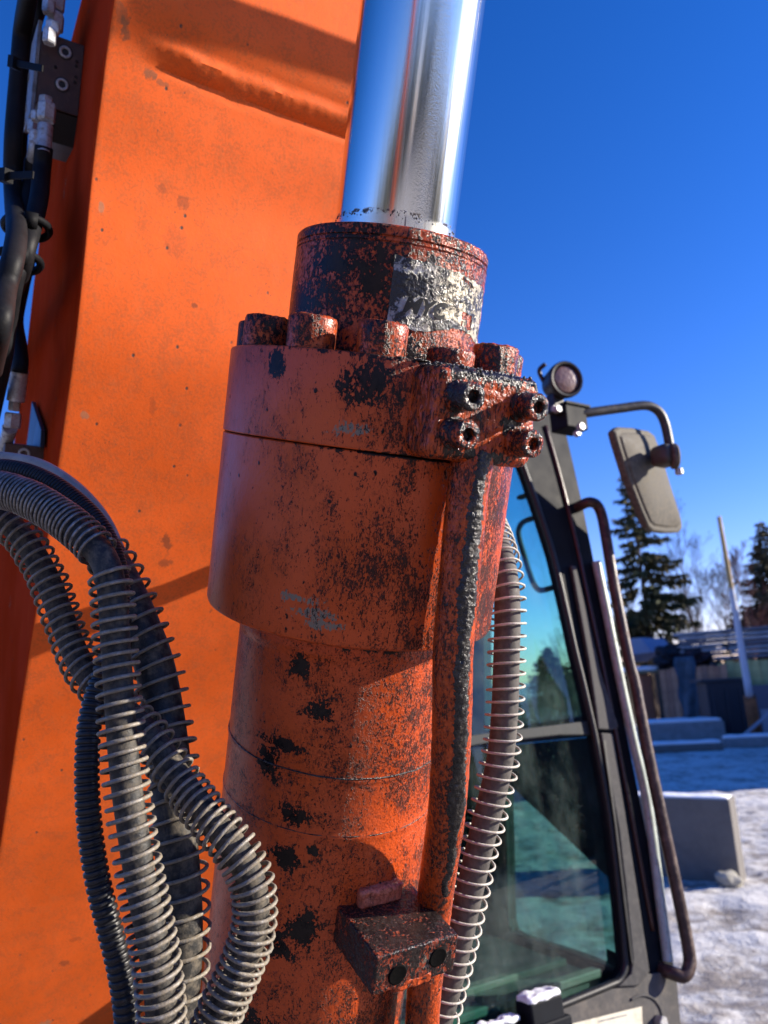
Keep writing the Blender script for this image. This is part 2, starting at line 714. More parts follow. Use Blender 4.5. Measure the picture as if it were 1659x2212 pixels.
M_gland = grime('gland_paint', bias=0.015, bx=-0.2, speck=0.05, sx=0.3, blobs=[
    (tuple(cyl(0.08, R(-30), 0.118)), (0.05, 0.05, 0.014), 0.12), (tuple(cyl(0.08, R(-8), 0.105)), (0.02, 0.05, 0.02), 0.15),
    (tuple(cyl(0.08, R(-60), 0.09)), (0.03, 0.05, 0.03), 0.12), (tuple(cyl(0.08, R(60), 0.055)), (0.04, 0.06, 0.016), 0.25)],
    wet=0.10, wetx=12.0, bumpd=0.0006, streak=0.8)
M_block = grime('block_paint', bias=-0.06, bx=0.0, speck=0.075, wet=0.15, wetx=4.0, bumpd=0.0009, streak=0.35, fine=300, blobs=[
    ((0.075, -0.115, 0.046), (0.11, 0.09, 0.013), 0.5), ((0.020, -0.112, 0.015), (0.011, 0.03, 0.06), 0.4), ((0.085, -0.125, -0.013), (0.030, 0.05, 0.011), 0.4),
    ((0.100, -0.115, 0.012), (0.018, 0.05, 0.024), 0.28), ((0.055, -0.13, 0.002), (0.012, 0.04, 0.010), 0.3)])
M_head = grime('bolt_paint', bias=0.0, speck=0.08, wet=0.25, wetx=3.0, bumpd=0.0006, streak=0.8)
M_screw = grime('screw_paint', bias=0.03, speck=0.10, wet=0.9, bumpd=0.0010, streak=0.8)
M_pipe = grime('pipe_paint', bias=-0.07, speck=0.055, wet=0.5, bumpd=0.0006, streak=0.5)
M_clamp = grime('clamp_paint', scratch=[((0.100, -0.115, -0.395), (0.030, 0.045, 0.012)), ((0.066, -0.128, -0.396), (0.018, 0.03, 0.010))], bias=0.06, speck=0.11, wet=0.5, bumpd=0.0006, streak=0.7, paint=(0.26, 0.036, 0.008))
CYL.data.materials.append(M_barrel)

# bare black tar, wet and lumpy
tm = Mat('wet_tar')
tv = tm.coord(CYL)
tn = tm.noise(tv, 380, 4, 0.6)
tb = tm.bump(tn, 0.0016)
tm.set(Base_Color=tm.mix(tm.step(tm.noise(tv, 130, 3), 0.4, 0.7), (0.010, 0.009, 0.009), (0.040, 0.034, 0.028)), Roughness=tm.math('MULTIPLY_ADD', tm.noise(tv, 200, 3), 0.5, 0.02), Normal=tb)
M_tar = tm.m

# chrome with a fine lengthwise grain and a film of oil near the gland
cm = Mat('chrome')
cv = cm.coord(CYL)
gr = cm.noise(cm.coord(CYL, scale=(1, 1, 0.012)), 700, 4, 0.6)
sp = cm.noise(cm.coord(CYL, scale=(1, 1, 0.6)), 900, 3, 0.6)
cx_, cy_, cz_ = cm.sep(cv)
lowf = cm.step(cz_, 0.178, 0.160)
wetb = cm.step(cx_, 0.005, 0.02)
ln = cm.noise(cm.coord(CYL, scale=(1, 1, 0.05)), 260, 4, 0.65)
edge_ = cm.math('ABSOLUTE', cm.math('SUBTRACT', cz_, cm.math('MULTIPLY_ADD', cm.noise(cv, 90, 3), 0.004, 0.1635)))
ring_ = cm.math('MULTIPLY', cm.step(edge_, 0.0022, 0.0006), cm.step(cm.noise(cv, 160, 4, 0.7), 0.50, 0.58))
drip = cm.math('MULTIPLY', cm.math('MULTIPLY', cm.step(cz_, 0.166, 0.160), cm.step(ln, 0.56, 0.66)), cm.step(cx_, -0.012, 0.012))
film_ = cm.math('MULTIPLY', cm.step(cz_, 0.166, 0.162), 0.55)
dk = cm.math('MAXIMUM', ring_, cm.math('MULTIPLY', drip, 0.8))
ccol = cm.mix(dk, (0.70, 0.675, 0.60), (0.05, 0.04, 0.03))
cm.set(Base_Color=ccol, Metallic=cm.math('SUBTRACT', 1.0, cm.math('MULTIPLY', dk, 0.9)),
       Roughness=cm.mixf(film_, cm.math('MULTIPLY_ADD', gr, 0.16, 0.07), 0.34))
cb = cm.bump(gr, 0.000035)
nd = cm.n('ShaderNodeBump')
cm.l(sp, nd.inputs['Height'])
nd.inputs['Distance'].default_value = 0.00035
cm.put(nd.inputs['Strength'], cm.math('MULTIPLY', cm.math('MULTIPLY', wetb, cm.step(cx_, 0.032, 0.020)), 0.45))
cm.l(cb, nd.inputs['Normal'])
cm.set(Normal=nd.outputs[0])
M_chrome = cm.m

# --- rod
bm = lathe_bm([(0.02, 0.10), (0.0500, 0.10), (0.0500, 0.1635), (0.0500, 0.40), (0.0500, 0.80), (0.0500, 1.05)], 160)
obj('piston_rod', bm, M_chrome, CYL, auto=40)
bm = bmesh.new()          # lumps of dried grease left round the rod by the wiper
for k in range(90):
    an = random.uniform(-1.7, 1.9)
    zz = 0.1635 + random.gauss(0, 0.0011) - 0.002 * max(0, an)
    s_ = random.uniform(0.0002, 0.0006)
    c = cyl(0.0502, an, zz)
    bmesh.ops.create_icosphere(bm, subdivisions=1, radius=s_, matrix=Matrix.Translation(c) @ Matrix.Diagonal((1, 1, random.uniform(0.6, 2.2), 1)))
tag(obj('grease_ring', bm, M_tar, CYL), 'broken ring of black grease round the rod', kind='stuff')

for zw, wid_ in ((-0.2735, 0.0007), (-0.3215, 0.0005)):       # dirt lying in the edge of the two weld beads
    bm = bmesh.new()
    pts = []
    for k in range(241):
        an = -2.2 + 4.4 * k / 240
        pts.append(cyl(RB + 0.0002 + 0.0006 * noise.noise(V((an * 9, zw * 50, 0))), an, zw + 0.0006 * noise.noise(V((an * 5, 3, zw * 90)))))
    tube(bm, pts, wid_, 6)
    bmesh.ops.recalc_face_normals(bm, faces=bm.faces)
    obj('weld_seam', bm, M_tar, CYL)

# --- gland
prof = [(0.051, 0.142), (0.051, 0.1490), (0.0765, 0.1490), (0.0790, 0.1482), (0.0800, 0.1468), (0.0800, 0.1405), (0.0788, 0.1400), (0.0788, 0.1392), (0.0800, 0.1386),
        (0.0800, 0.1365), (0.0792, 0.1362), (0.0792, 0.1352), (0.0800, 0.1348), (0.0800, 0.10), (0.0800, 0.0495), (0.06, 0.0495)]
fine = []
for i in range(len(prof) - 1):
    fine.append(prof[i])
    L = abs(prof[i + 1][1] - prof[i][1])
    k = int(L / 0.002)
    for j in range(1, k):
        fine.append((prof[i][0] + (prof[i + 1][0] - prof[i][0]) * j / k, prof[i][1] + (prof[i + 1][1] - prof[i][1]) * j / k))
fine.append(prof[-1])
bm = lathe_bm(fine, 200)
for v in bm.verts:
    rr = math.hypot(v.co.x, v.co.y)
    if rr > 0.0785:
        wgt = max(0.0, min(1.0, v.co.x / 0.05 + 0.1))
        f_ = noise.fractal(V(v.co) * 230, 1.0, 2.0, 3)
        k = 1 + (0.0007 * wgt * f_ + 0.0003 * noise.noise(V(v.co) * 60)) / rr
        v.co.x *= k
        v.co.y *= k
obj('gland', bm, M_gland, CYL, auto=35)

# --- flange head: an upper ring and a lower sleeve with the seam between
prof = [(0.07, 0.0494), (0.1215, 0.0495), (0.1234, 0.0488), (0.1240, 0.0475), (0.1240, 0.0), (0.1240, -0.0170), (0.1232, -0.0178), (0.10, -0.0179)]
bm = lathe_bm(prof, 160)
obj('cylinder_head', bm, M_flange, CYL, auto=35)
prof = [(0.10, -0.0186), (0.1226, -0.0187), (0.1236, -0.0196), (0.1236, -0.08), (0.1236, -0.1570), (0.1225, -0.1600), (0.1195, -0.1618), (0.086, -0.1622)]
bm = lathe_bm(prof, 160)
obj('flange_sleeve', bm, M_flange, CYL, auto=35)

# --- twelve bolts round the gland
for k in range(12):
    th = R(1.7 + 30 * k)
    if 20 < (1.7 + 30 * k) % 360 < 40:
        hgt = 0.013
    else:
        hgt = 0.0245
    M_ = Matrix.Translation(cyl(0.1035, th, 0.0494)) @ Matrix.Rotation(k * 1.3, 4, 'Z')
    bm = screw_bm(0.0180, hgt, 0.0095, 0.012, M_, fillet=0.0028, crust=0.0007)
    obj('head_bolt', bm, M_head, CYL, auto=50)

# --- sticker remains on the gland
LM = Mat('sticker_vinyl')
lv = LM.coord(CYL)
lx, ly, lz = LM.sep(lv)
l1 = LM.noise(lv, 120, 5, 0.7, 0.4)
l2 = LM.noise(lv, 420, 4, 0.65)
l3 = LM.noise(lv, 32, 3, 0.6)
lm = LM.math('MULTIPLY_ADD', l1, 0.6, LM.math('MULTIPLY_ADD', l2, 0.25, LM.math('MULTIPLY', l3, 0.35)))
lm = LM.math('MULTIPLY_ADD', LM.blob(lv, (0.014, -0.08, 0.106), (0.028, 0.05, 0.010)), 0.5, lm)
lm = LM.math('MULTIPLY_ADD', LM.blob(lv, (0.024, -0.076, 0.092), (0.018, 0.05, 0.010)), -0.30, lm)
lm = LM.math('MULTIPLY_ADD', LM.blob(lv, (0.052, -0.06, 0.082), (0.010, 0.03, 0.008)), 0.35, lm)
lk = LM.step(LM.math('MULTIPLY_ADD', LM.noise(lv, 300, 4, 0.7), 0.35, lm), 0.742, 0.82)
lc = LM.mix(lk, LM.mix(LM.step(lx, 0.02, 0.05), (0.30, 0.30, 0.30), (0.46, 0.41, 0.29)), (0.018, 0.016, 0.015))  # grey shaded left and cream sunlit right are put into the vinyl's colour
LM.set(Base_Color=lc, Roughness=LM.mixf(LM.step(lx, 0.0, 0.03), 0.5, 0.16), Normal=LM.bump(LM.math('MULTIPLY_ADD', lk, 0.5, LM.noise(lv, 330, 4, 0.6)), 0.0013))
M_label = LM.m
bm = bmesh.new()
nth, nz = 60, 40
grid = {}
for i in range(nth + 1):
    for j in range(nz + 1):
        th = R(3.0 + 73.0 * i / nth)
        zlo = 0.0785 - 0.004 * math.sin(i * 0.12) + 0.0016 * noise.noise(V((i * 0.35, 0, 0)))
        zhi = 0.1265 - 0.006 * (i / nth) + 0.0016 * noise.noise(V((i * 0.3, 5, 0)))
        t = zlo + (zhi - zlo) * j / nz
        e = min(i, nth - i, j, nz - j)
        rr = 0.0806 + 0.0005 * noise.fractal(cyl(0.08, th, t) * 230, 1.0, 2.0, 3) * min(1, (i / nth) * 3 + 0.2) + (0.0006 if i == 0 else 0)
        grid[i, j] = bm.verts.new(cyl(rr, th, t))
hole = set()
for i in range(nth):
    for j in range(nz):
        q = noise.noise(V((i * 0.16, j * 0.2, 3)))
        if (abs(i - 42) < 5 and abs(j - 8) < 6 and q > -0.25) or (i > 34 and j > 33 and q > 0.05 and i < 46):
            continue
        bm.faces.new((grid[i, j], grid[i + 1, j], grid[i + 1, j + 1], grid[i, j + 1]))
bmesh.ops.delete(bm, geom=[v for v in bm.verts if not v.link_faces], context='VERTS')
bmesh.ops.recalc_face_normals(bm, faces=bm.faces)
LAB = obj('sticker', bm, M_label, CYL)
tag(LAB, 'torn white sticker soaked in black oil with a few letters left')
M_ink = flat('ink', (0.012, 0.012, 0.013), 0.4)


def letters(txt, size, shear, th0, t0, rad, mat, parent, name='lettering'):
    cu = bpy.data.curves.new(name, 'FONT')
    cu.body = txt
    cu.size = size
    cu.shear = shear
    cu.offset = 0.0006
    cu.space_character = 1.05
    to = bpy.data.objects.new(name, cu)
    COL.objects.link(to)
    dg = bpy.context.evaluated_depsgraph_get()
    me = bpy.data.meshes.new_from_object(to.evaluated_get(dg))
    bpy.data.objects.remove(to)
    bm = bmesh.new()
    bm.from_mesh(me)
    bpy.data.meshes.remove(me)
    bmesh.ops.subdivide_edges(bm, edges=[e for e in bm.edges if e.calc_length() > 0.004], cuts=2)
    bmesh.ops.triangulate(bm, faces=bm.faces)
    for v in bm.verts:
        th = th0 + v.co.x / rad
        v.co = cyl(rad, th, t0 + v.co.y)
    return bm


bm = letters('MYC', 0.0165, 0.30, R(10.0), 0.0868, 0.0815, M_ink, LAB)
o = obj('lettering', bm, M_ink, CYL, smooth=False)
o.parent = LAB
o.location = ORG[o.name] - ORG[LAB.name]

# --- port block clamped to the right of the head
TH, PHI = R(31.3), R(29.4)
RAD0 = V((math.sin(TH), -math.cos(TH), 0))
RAD = V((math.sin(PHI), -math.cos(PHI), 0))
TAN = V((math.cos(PHI), math.sin(PHI), 0))
UPZ = V((0, 0, 1))
bc = RAD0 * 0.172 - RAD * 0.0460 + TAN * 0.0035 + UPZ * 0.0150
MB_ = basis(TAN, UPZ, RAD, bc)
bm = round_box(0.088, 0.064, 0.054, 0.0080, 46, MB_, crust=0.0010, cs=170, seed=3)
BLK = obj('port_block', bm, M_block, CYL)
for (sx, sy) in ((-0.0274, 0.0118), (0.0274, 0.0114), (-0.0274, -0.0130), (0.0274, -0.0138)):
    M_ = MB_ @ Matrix.Translation((sx, sy, 0.0240))
    bm = screw_bm(0.0098, 0.0220, 0.0044, 0.0055, M_, fillet=0.0018, crust=0.0008, collar=(0.0112, 0.0060))
    s_o = obj('socket_screw', bm, M_screw, CYL, auto=60)
# lumps of tar along the top edge of the block and the seam behind it
bm = bmesh.new()
for k in range(620):
    u_ = random.uniform(-0.040, 0.0385)
    v_ = random.choice((random.gauss(0.0318, 0.0015), random.gauss(0.0245, 0.004)))
    w_ = 0.0266 if v_ < 0.0285 else random.uniform(-0.018, 0.024)
    if u_ < -0.025 and random.random() < 0.6:
        continue
    c = MB_ @ V((u_, min(v_, 0.0318), w_ - 0.0006))
    s_ = random.uniform(0.0006, 0.0016)
    bmesh.ops.create_icosphere(bm, subdivisions=1, radius=s_, matrix=Matrix.Translation(c) @ MB_.to_3x3().to_4x4() @ Matrix.Diagonal((random.uniform(0.8, 1.7), random.uniform(0.8, 2.0), 0.62, 1)))
for k in range(360):                                  # between gland and block on the flange's top
    th = R(random.uniform(8, 78))
    rr = random.uniform(0.080, 0.128)
    s_ = random.uniform(0.0008, 0.0024)
    bmesh.ops.create_icosphere(bm, subdivisions=1, radius=s_, matrix=Matrix.Translation(cyl(rr, th, 0.0495)) @ Matrix.Diagonal((1.5, 1.5, random.uniform(0.3, 0.8), 1)))
tag(obj('tar_lumps', bm, M_tar, CYL), 'lumps of wet black tar along the port block', kind='stuff')

# --- steel oil pipe below the block
pp = [(1030, 960, .548), (1018, 1010, .545), (1006, 1100, .547), (992, 1250, .552), (979, 1400, .558), (977, 1520, .566), (973, 1640, .582),
      (964, 1760, .600), (946, 1890, .625), (930, 2020, .648), (918, 2120, .656), (910, 2240, .664), (900, 2400, .672)]
ppts = smooth_path([loc(*p) for p in pp], 14)
PR = 0.0148
bm = bmesh.new()
rfine = resample(ppts, 0.003)
tube(bm, rfine, PR, 40)
for v in bm.verts:
    f_ = noise.fractal(V(v.co) * 190, 1.0, 2.0, 3)
    v.co += V((f_, noise.noise(V(v.co) * 150 + V((9, 9, 9))), 0)) * 0.0004
bmesh.ops.recalc_face_normals(bm, faces=bm.faces)
obj('oil_pipe', bm, M_pipe, CYL)
# tar running down the pipe
bm = bmesh.new()
rows = []
tarp = resample(ppts, 0.0014)
tarp = tarp[int(len(tarp) * 0.015):int(len(tarp) * 0.62)]
T_, N_ = frames(tarp)
nb_ = 26
for i, p in enumerate(tarp):
    row = []
    fr = i / len(tarp)
    for k in range(nb_ + 1):
        an = -1.05 + 2.1 * k / nb_
        front = (V((0.42, -0.907, 0)) - T_[i] * V((0.42, -0.907, 0)).dot(T_[i])).normalized()
        rgt = T_[i].cross(front)
        if rgt.x < 0:
            rgt = -rgt
        dirn = front * math.cos(an) + rgt * math.sin(an)
        q = p + dirn * PR
        wid = 0.50 + 0.30 * noise.noise(V((fr * 9, 0, 7))) - 0.25 * max(0, fr - 0.75) / 0.25
        ed = (wid - abs(an + 0.15 * noise.noise(V((fr * 14, 2, 1))))) / 0.25
        hgt = min(1, ed) * 0.0016 + 0.0011 * noise.fractal(q * 330, 1.0, 2.0, 3) - 0.0004
        row.append(bm.verts.new(p + dirn * (PR + max(-0.002, hgt))))
    rows.append(row)
for i in range(len(rows) - 1):
    for k in range(nb_):
        bm.faces.new((rows[i][k], rows[i][k + 1], rows[i + 1][k + 1], rows[i + 1][k]))
bmesh.ops.recalc_face_normals(bm, faces=bm.faces)
tag(obj('tar_run', bm, M_tar, CYL), 'thick run of black tar down the oil pipe')

# --- pipe clamp block lower on the barrel
th0, rot = R(38.35), R(-7.43)
ra0 = V((math.sin(th0), -math.cos(th0), 0))
ra = V((math.sin(th0 + rot), -math.cos(th0 + rot), 0))
ta = V((math.cos(th0 + rot), math.sin(th0 + rot), 0))
top_t = -0.3795
bx_w, bx_d, bx_h = 0.0735, 0.0750, 0.0310
c = ra0 * 0.0785 + ra * (bx_d / 2) + ta * (-0.0018) + UPZ * (top_t - bx_h / 2)
MC = basis(ta, ra, UPZ, c)
M_hole = flat('hole_shade', (0.003, 0.003, 0.003), 0.8, 0, 0.1, 300, dust=(0.03, 0.02, 0.015), dust_amt=0.1, spec=0.05)  # black stands in for the darkness inside bores; the discs are shallow
bm = round_box(bx_w, bx_d, bx_h, 0.0016, 40, MC, crust=0.0005, cs=190, seed=8)
CL = obj('pipe_clamp', bm, M_clamp, CYL)
for sx in (-0.0165, 0.0190):
    Mh = basis(ta, UPZ, ra, c + ra * (bx_d / 2 - 0.0006) + ta * sx + UPZ * (-0.0035 if sx < 0 else 0.0010))
    bm = bmesh.new()
    rs = lathe(bm, [(0.0078, 0.0), (0.0080, 0.0010), (0.0074, 0.0016), (0.0066, 0.0015), (0.0050, 0.0013)], 28)
    bm.faces.new(rs[-1])
    for v in bm.verts:
        v.co.z += 0.0004 * noise.noise(V(v.co) * 700)
    bm.transform(Mh)
    bmesh.ops.recalc_face_normals(bm, faces=bm.faces)
    obj('hole_shade_disc', bm, M_hole, CYL)
bm = round_box(0.040, 0.012, 0.016, 0.003, 16, basis(ta, ra, UPZ, ra0 * 0.0945 + UPZ * (top_t + 0.006) - ta * 0.006), crust=0.001, cs=160)
obj('clamp_lug', bm, grime('lug_paint', bias=-0.06, wet=0.6, paint=(0.52, 0.13, 0.07)), CYL)
bm = round_box(0.034, 0.008, 0.010, 0.003, 12, basis(ta, ra, UPZ, c + ra * (bx_d / 2 - 0.004) - UPZ * (bx_h / 2 - 0.001)), crust=0.0012, cs=160)
obj('weld_bead', bm, grime('bead_paint', bias=-0.02, wet=0.7), CYL)

# ------------------------------------------------------------------ boom
def boom_paint(name, speck=0.0, gloss=0.38, dusty=0.25, col=(0.74, 0.116, 0.013), spec=0.3, scuffs=()):
    M_ = Mat(name)
    v = M_.coord()
    st = M_.coord(scale=(1, 1, 0.22))
    a_ = M_.noise(v, 5, 3)
    b_ = M_.noise(st, 60, 5, 0.65)
    f_ = M_.noise(v, 300, 4, 0.7)
    g_ = M_.noise(v, 32, 5, 0.7)
    base = M_.mix(M_.step(a_, 0.3, 0.7), tuple(q * 0.90 for q in col), tuple(min(1, q * 1.06 + 0.006) for q in col))
    # grey brown road film, in grains and faint runs
    dk = M_.math('MULTIPLY', M_.step(M_.math('MULTIPLY_ADD', f_, 0.7, M_.math('MULTIPLY', g_, 0.5)), 0.62 - speck, 0.80 - speck), dusty)
    base = M_.mix(dk, base, (0.30, 0.085, 0.03))
    base = M_.mix(M_.math('MULTIPLY', M_.step(b_, 0.50, 0.75), dusty * 0.8), base, (0.56, 0.13, 0.035))
    # chips and specks of tar
    vo = M_.voro(M_.coord(scale=(1, 1, 0.75)), 42)
    pk = M_.math('MULTIPLY', M_.step(vo, 0.10, 0.06), M_.step(M_.noise(v, 24, 3), 0.42, 0.52))
    vo2 = M_.voro(M_.coord(scale=(1.3, 1, 0.45)), 150)
    pk2 = M_.math('MULTIPLY', M_.step(vo2, 0.17, 0.08), M_.step(M_.noise(v, 15, 5, 0.7), 0.50, 0.66))
    pk2 = M_.math('MULTIPLY', pk2, 0.75)
    base = M_.mix(M_.math('MAXIMUM', pk, pk2), base, (0.085, 0.055, 0.04))
    # scuffed patches of dried mud
    sc = M_.math('MULTIPLY', M_.step(M_.noise(v, 11, 6, 0.75), 0.655, 0.70), M_.step(M_.noise(v, 130, 4, 0.7), 0.42, 0.56))
    base = M_.mix(M_.math('MULTIPLY', sc, 0.75), base, (0.15, 0.115, 0.075))
    if scuffs:
        wp = M_.n('ShaderNodeNewGeometry').outputs['Position']
        sn1 = M_.noise(st, 150, 5, 0.7)
        sn2 = M_.noise(v, 60, 4, 0.7)
        for (p_, rad_, c_, k_) in scuffs:
            q_ = M_.blob(wp, tuple(p_), rad_)
            q_ = M_.step(M_.math('ADD', q_, M_.math('MULTIPLY_ADD', sn1, 1.6, M_.math('MULTIPLY_ADD', sn2, 1.2, -1.46))), 0.34, 0.56)
            q_ = M_.math('MULTIPLY', q_, M_.step(M_.blob(wp, tuple(p_), tuple(2 * r_ for r_ in rad_)), 0.05, 0.5))
            base = M_.mix(M_.math('MULTIPLY', q_, k_ * 0.7), base, c_)
    ro = M_.math('MULTIPLY_ADD', g_, 0.25, gloss - 0.12)
    ro = M_.mixf(dk, ro, 0.75)
    nb = M_.bump(M_.noise(v, 60, 3, 0.5), 0.00018)
    nb = M_.bump(M_.math('SUBTRACT', f_, M_.math('MULTIPLY', pk, 0.8)), 0.00022, 1.0, nb)
    M_.set(Base_Color=base, Roughness=ro, Normal=nb, Specular_IOR_Level=spec)
    return M_.m


M_side_shade = boom_paint('boom_side_shade', -0.12, 0.40, 0.20, (0.38, 0.030, 0.006), spec=0.0)  # darker copy of the boom paint; the side's shade is in the colour

A0 = at(160, 750, 0.90)
cpx = [(282, -420), (262, -200), (245, 0), (232, 58), (214, 214), (198, 341), (184, 491), (161, 717), (134, 916), (120, 1010), (78, 1296), (40, 1536), (8, 1754), (-36, 2040), (-75, 2300), (-110, 2520)]
corner = smooth_path([on_plane(x_, y_, A0, SIDE) for x_, y_ in cpx], 6)
corner = resample(corner, 0.006)
# low-pass so that measuring wobble does not dent the steel
for it in range(40):
    corner = [corner[0]] + [(corner[i - 1] + corner[i] * 2 + corner[i + 1]) / 4 for i in range(1, len(corner) - 1)] + [corner[-1]]
BW, BD, CR_ = 0.425, 0.56, 0.0035
dl0 = on_plane(292, 118, A0 + SIDE * 0.0, V((0.5, -0.8, -0.33)).normalized())
Tn, _ = frames(corner)


def plate_point(i, wd, out=0.0):
    nrm = SIDE.cross(Tn[i]).normalized()
    if nrm.dot(FWD) < 0:
        nrm = -nrm
    return corner[i] + SIDE * wd + nrm * out, nrm


def plate_at(px, py):
    """where the line of sight meets the boom's front plate"""
    best = None
    d = ray(px, py)
    i = 0
    for i in range(0, len(corner)):
        _, n = plate_point(i, 0)
        tt = (corner[i] - CAM).dot(n) / d.dot(n)
        q = CAM + d * tt
        e = abs((q - corner[i]).dot(Tn[i]))
        if best is None or e < best[0]:
            best = (e, q)
    return best[1]


BRN, TAN_, OLV = (0.10, 0.045, 0.025), (0.27, 0.20, 0.12), (0.10, 0.085, 0.05)
SC = [(plate_at(362, 1172), (0.012, 0.02, 0.030), BRN, 0.9), (plate_at(358, 1215), (0.020, 0.02, 0.014), BRN, 0.7), (plate_at(325, 160), (0.012, 0.02, 0.010), OLV, 0.9),
      (plate_at(350, 180), (0.016, 0.02, 0.006), OLV, 0.7), (plate_at(181, 895), (0.008, 0.012, 0.008), TAN_, 0.8), (plate_at(141, 2080), (0.014, 0.02, 0.014), BRN, 0.7),
      (plate_at(160, 2030), (0.020, 0.02, 0.010), BRN, 0.4), (plate_at(95, 2212), (0.030, 0.02, 0.010), TAN_, 0.8), (plate_at(265, 40), (0.012, 0.02, 0.05), OLV, 0.6), (plate_at(270, 60), (0.008, 0.02, 0.02), OLV, 0.7),
      (plate_at(395, 435), (0.012, 0.02, 0.014), BRN, 0.6), (plate_at(350, 405), (0.010, 0.02, 0.010), BRN, 0.5), (plate_at(218, 450), (0.006, 0.02, 0.012), TAN_, 0.7), (plate_at(330, 875), (0.008, 0.02, 0.020), BRN, 0.4),
      (plate_at(420, 660), (0.006, 0.01, 0.005), BRN, 0.9), (plate_at(205, 1850), (0.010, 0.02, 0.010), BRN, 0.5), (plate_at(200, 1780), (0.006, 0.02, 0.02), BRN, 0.4), (plate_at(380, 520), (0.03, 0.03, 0.04), BRN, 0.25)]
M_boom = boom_paint('boom_paint', 0.07, 0.60, 0.46, spec=0.18, scuffs=SC)
DA, DB = plate_at(296, 126), plate_at(800, 300)
dax = (DB - DA)
dlen = dax.length
dax.normalize()
_, dn_ = plate_point(40, 0)
dup = dax.cross(dn_).normalized()
if dup.z < 0:
    dup = -dup


def dent(p):
    s = (p - DA).dot(dax) / dlen
    q = (p - DA).dot(dup)
    if s < -0.15 or q < -0.02 or q > 0.09:
        return 0.0
    ramp = max(0.0, min(1.0, (s + 0.02) / 0.22))
    ramp = ramp * ramp * (3 - 2 * ramp)
    q += 0.0025 * noise.noise(V((s * 9, 0, 0))) + 0.006 * math.sin(s * 2.4)
    wd = 0.031 + 0.003 * noise.noise(V((s * 5, 3, 0)))
    if q < 0 or q > wd:
        pr = 0.0
    elif q > wd - 0.009:
        k = (wd - q) / 0.009
        pr = k * k * (3 - 2 * k)
    elif q < 0.004:
        pr = 0.30 * q / 0.004
    else:
        k = (q - 0.004) / (wd - 0.013)
        pr = 0.30 + 0.70 * math.sin(k * math.pi / 2)
    low = -0.0030 * math.exp(-((q + 0.002) / 0.004) ** 2)
    hm = 0.95 + 0.10 * noise.fractal(V((s * 30, q * 150, 1)), 1.0, 2.0, 3)
    return ramp * (0.0062 * pr * hm + low)


bm = bmesh.new()
rows = []
NU = 120
ZB = on_plane(184, 480, A0, SIDE).z
for i in range(len(corner)):
    row = []
    # rounded front left corner
    p0, nrm = plate_point(i, 0)
    for k in range(5):
        an = (math.pi / 2) * k / 4
        row.append(p0 - nrm * CR_ + SIDE * CR_ + nrm * (CR_ * math.sin(an)) - SIDE * (CR_ * math.cos(an)))
    for u in range(1, NU + 1):
        wd = CR_ + (BW - 2 * CR_) * u / NU
        q = p0 + SIDE * wd
        row.append(q + nrm * dent(q))
    for k in range(1, 5):
        an = (math.pi / 2) * k / 4
        row.append(p0 + SIDE * (BW - CR_) - nrm * CR_ + SIDE * (CR_ * math.sin(an)) + nrm * (CR_ * math.cos(an)))
    bd = BD + 1.1 * max(0.0, ZB - p0.z)              # the boom deepens towards its foot
    row.append(p0 + SIDE * BW - FWD * bd)
    row.append(p0 - FWD * bd)
    rows.append([bm.verts.new(q) for q in row])
n = len(rows[0])
for i in range(len(rows) - 1):
    for k in range(n):
        f_ = bm.faces.new((rows[i][k], rows[i][(k + 1) % n], rows[i + 1][(k + 1) % n], rows[i + 1][k]))
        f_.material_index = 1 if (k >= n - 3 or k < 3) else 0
bm.faces.new(rows[0])
bm.faces.new(rows[-1][::-1])
bmesh.ops.recalc_face_normals(bm, faces=bm.faces)
BOOM = obj('boom', bm, [M_boom, M_side_shade], EXC, auto=40)
BOOM['label'] = 'scuffed orange steel boom with a long dent across its plate'


def S(px, py, off=0.0):
    """on the boom's shaded side, off metres proud of it"""
    return on_plane(px, py, A0 - SIDE * off, SIDE)


M_vblock = flat('valve_block_metal', (0.060, 0.034, 0.028), 0.45, 0.0, 0.25, 60, dust=(0.12, 0.09, 0.075), dust_amt=0.12, bump=0.0003)
M_zinc = flat('zinc_steel', (0.42, 0.43, 0.44), 0.42, 0.55, 0.25, 80, dust=(0.20, 0.17, 0.14), dust_amt=0.20, bump=0.0003)
M_plate = flat('zinc_plate', (0.25, 0.27, 0.30), 0.5, 0.2, 0.3, 60, dust=(0.16, 0.14, 0.12), dust_amt=0.2, bump=0.0004)
M_black = flat('black_plastic', (0.012, 0.012, 0.013), 0.42, 0.0, 0.2, 40, bump=0.0002)
M_rubber = flat('rubber_hose_skin', (0.008, 0.008, 0.0095), 0.55, 0.0, 0.25, 40, dust=(0.03, 0.028, 0.026), dust_amt=0.03, bump=0.00025, spec=0.14)
M_tie = flat('tie_nylon', (0.006, 0.006, 0.007), 0.6, 0.0, 0.1, 40, spec=0.08)
M_dusty = flat('dusty_rubber', (0.016, 0.0155, 0.015), 0.6, 0.0, 0.25, 60, dust=(0.135, 0.112, 0.082), dust_amt=0.27, bump=0.0005, bscale=420)
M_half = flat('half_dusty_rubber', (0.014, 0.014, 0.014), 0.5, 0.0, 0.25, 60, dust=(0.12, 0.10, 0.075), dust_amt=0.22, bump=0.0004, bscale=420)
M_wire = flat('spring_wire', (0.22, 0.21, 0.20), 0.36, 0.7, 0.3, 120, dust=(0.12, 0.10, 0.08), dust_amt=0.22, bump=0.0003, bscale=700)
M_wired = flat('dusty_spring_wire', (0.24, 0.225, 0.20), 0.45, 0.4, 0.35, 120, dust=(0.24, 0.20, 0.145), dust_amt=0.30, bump=0.0005, bscale=700)
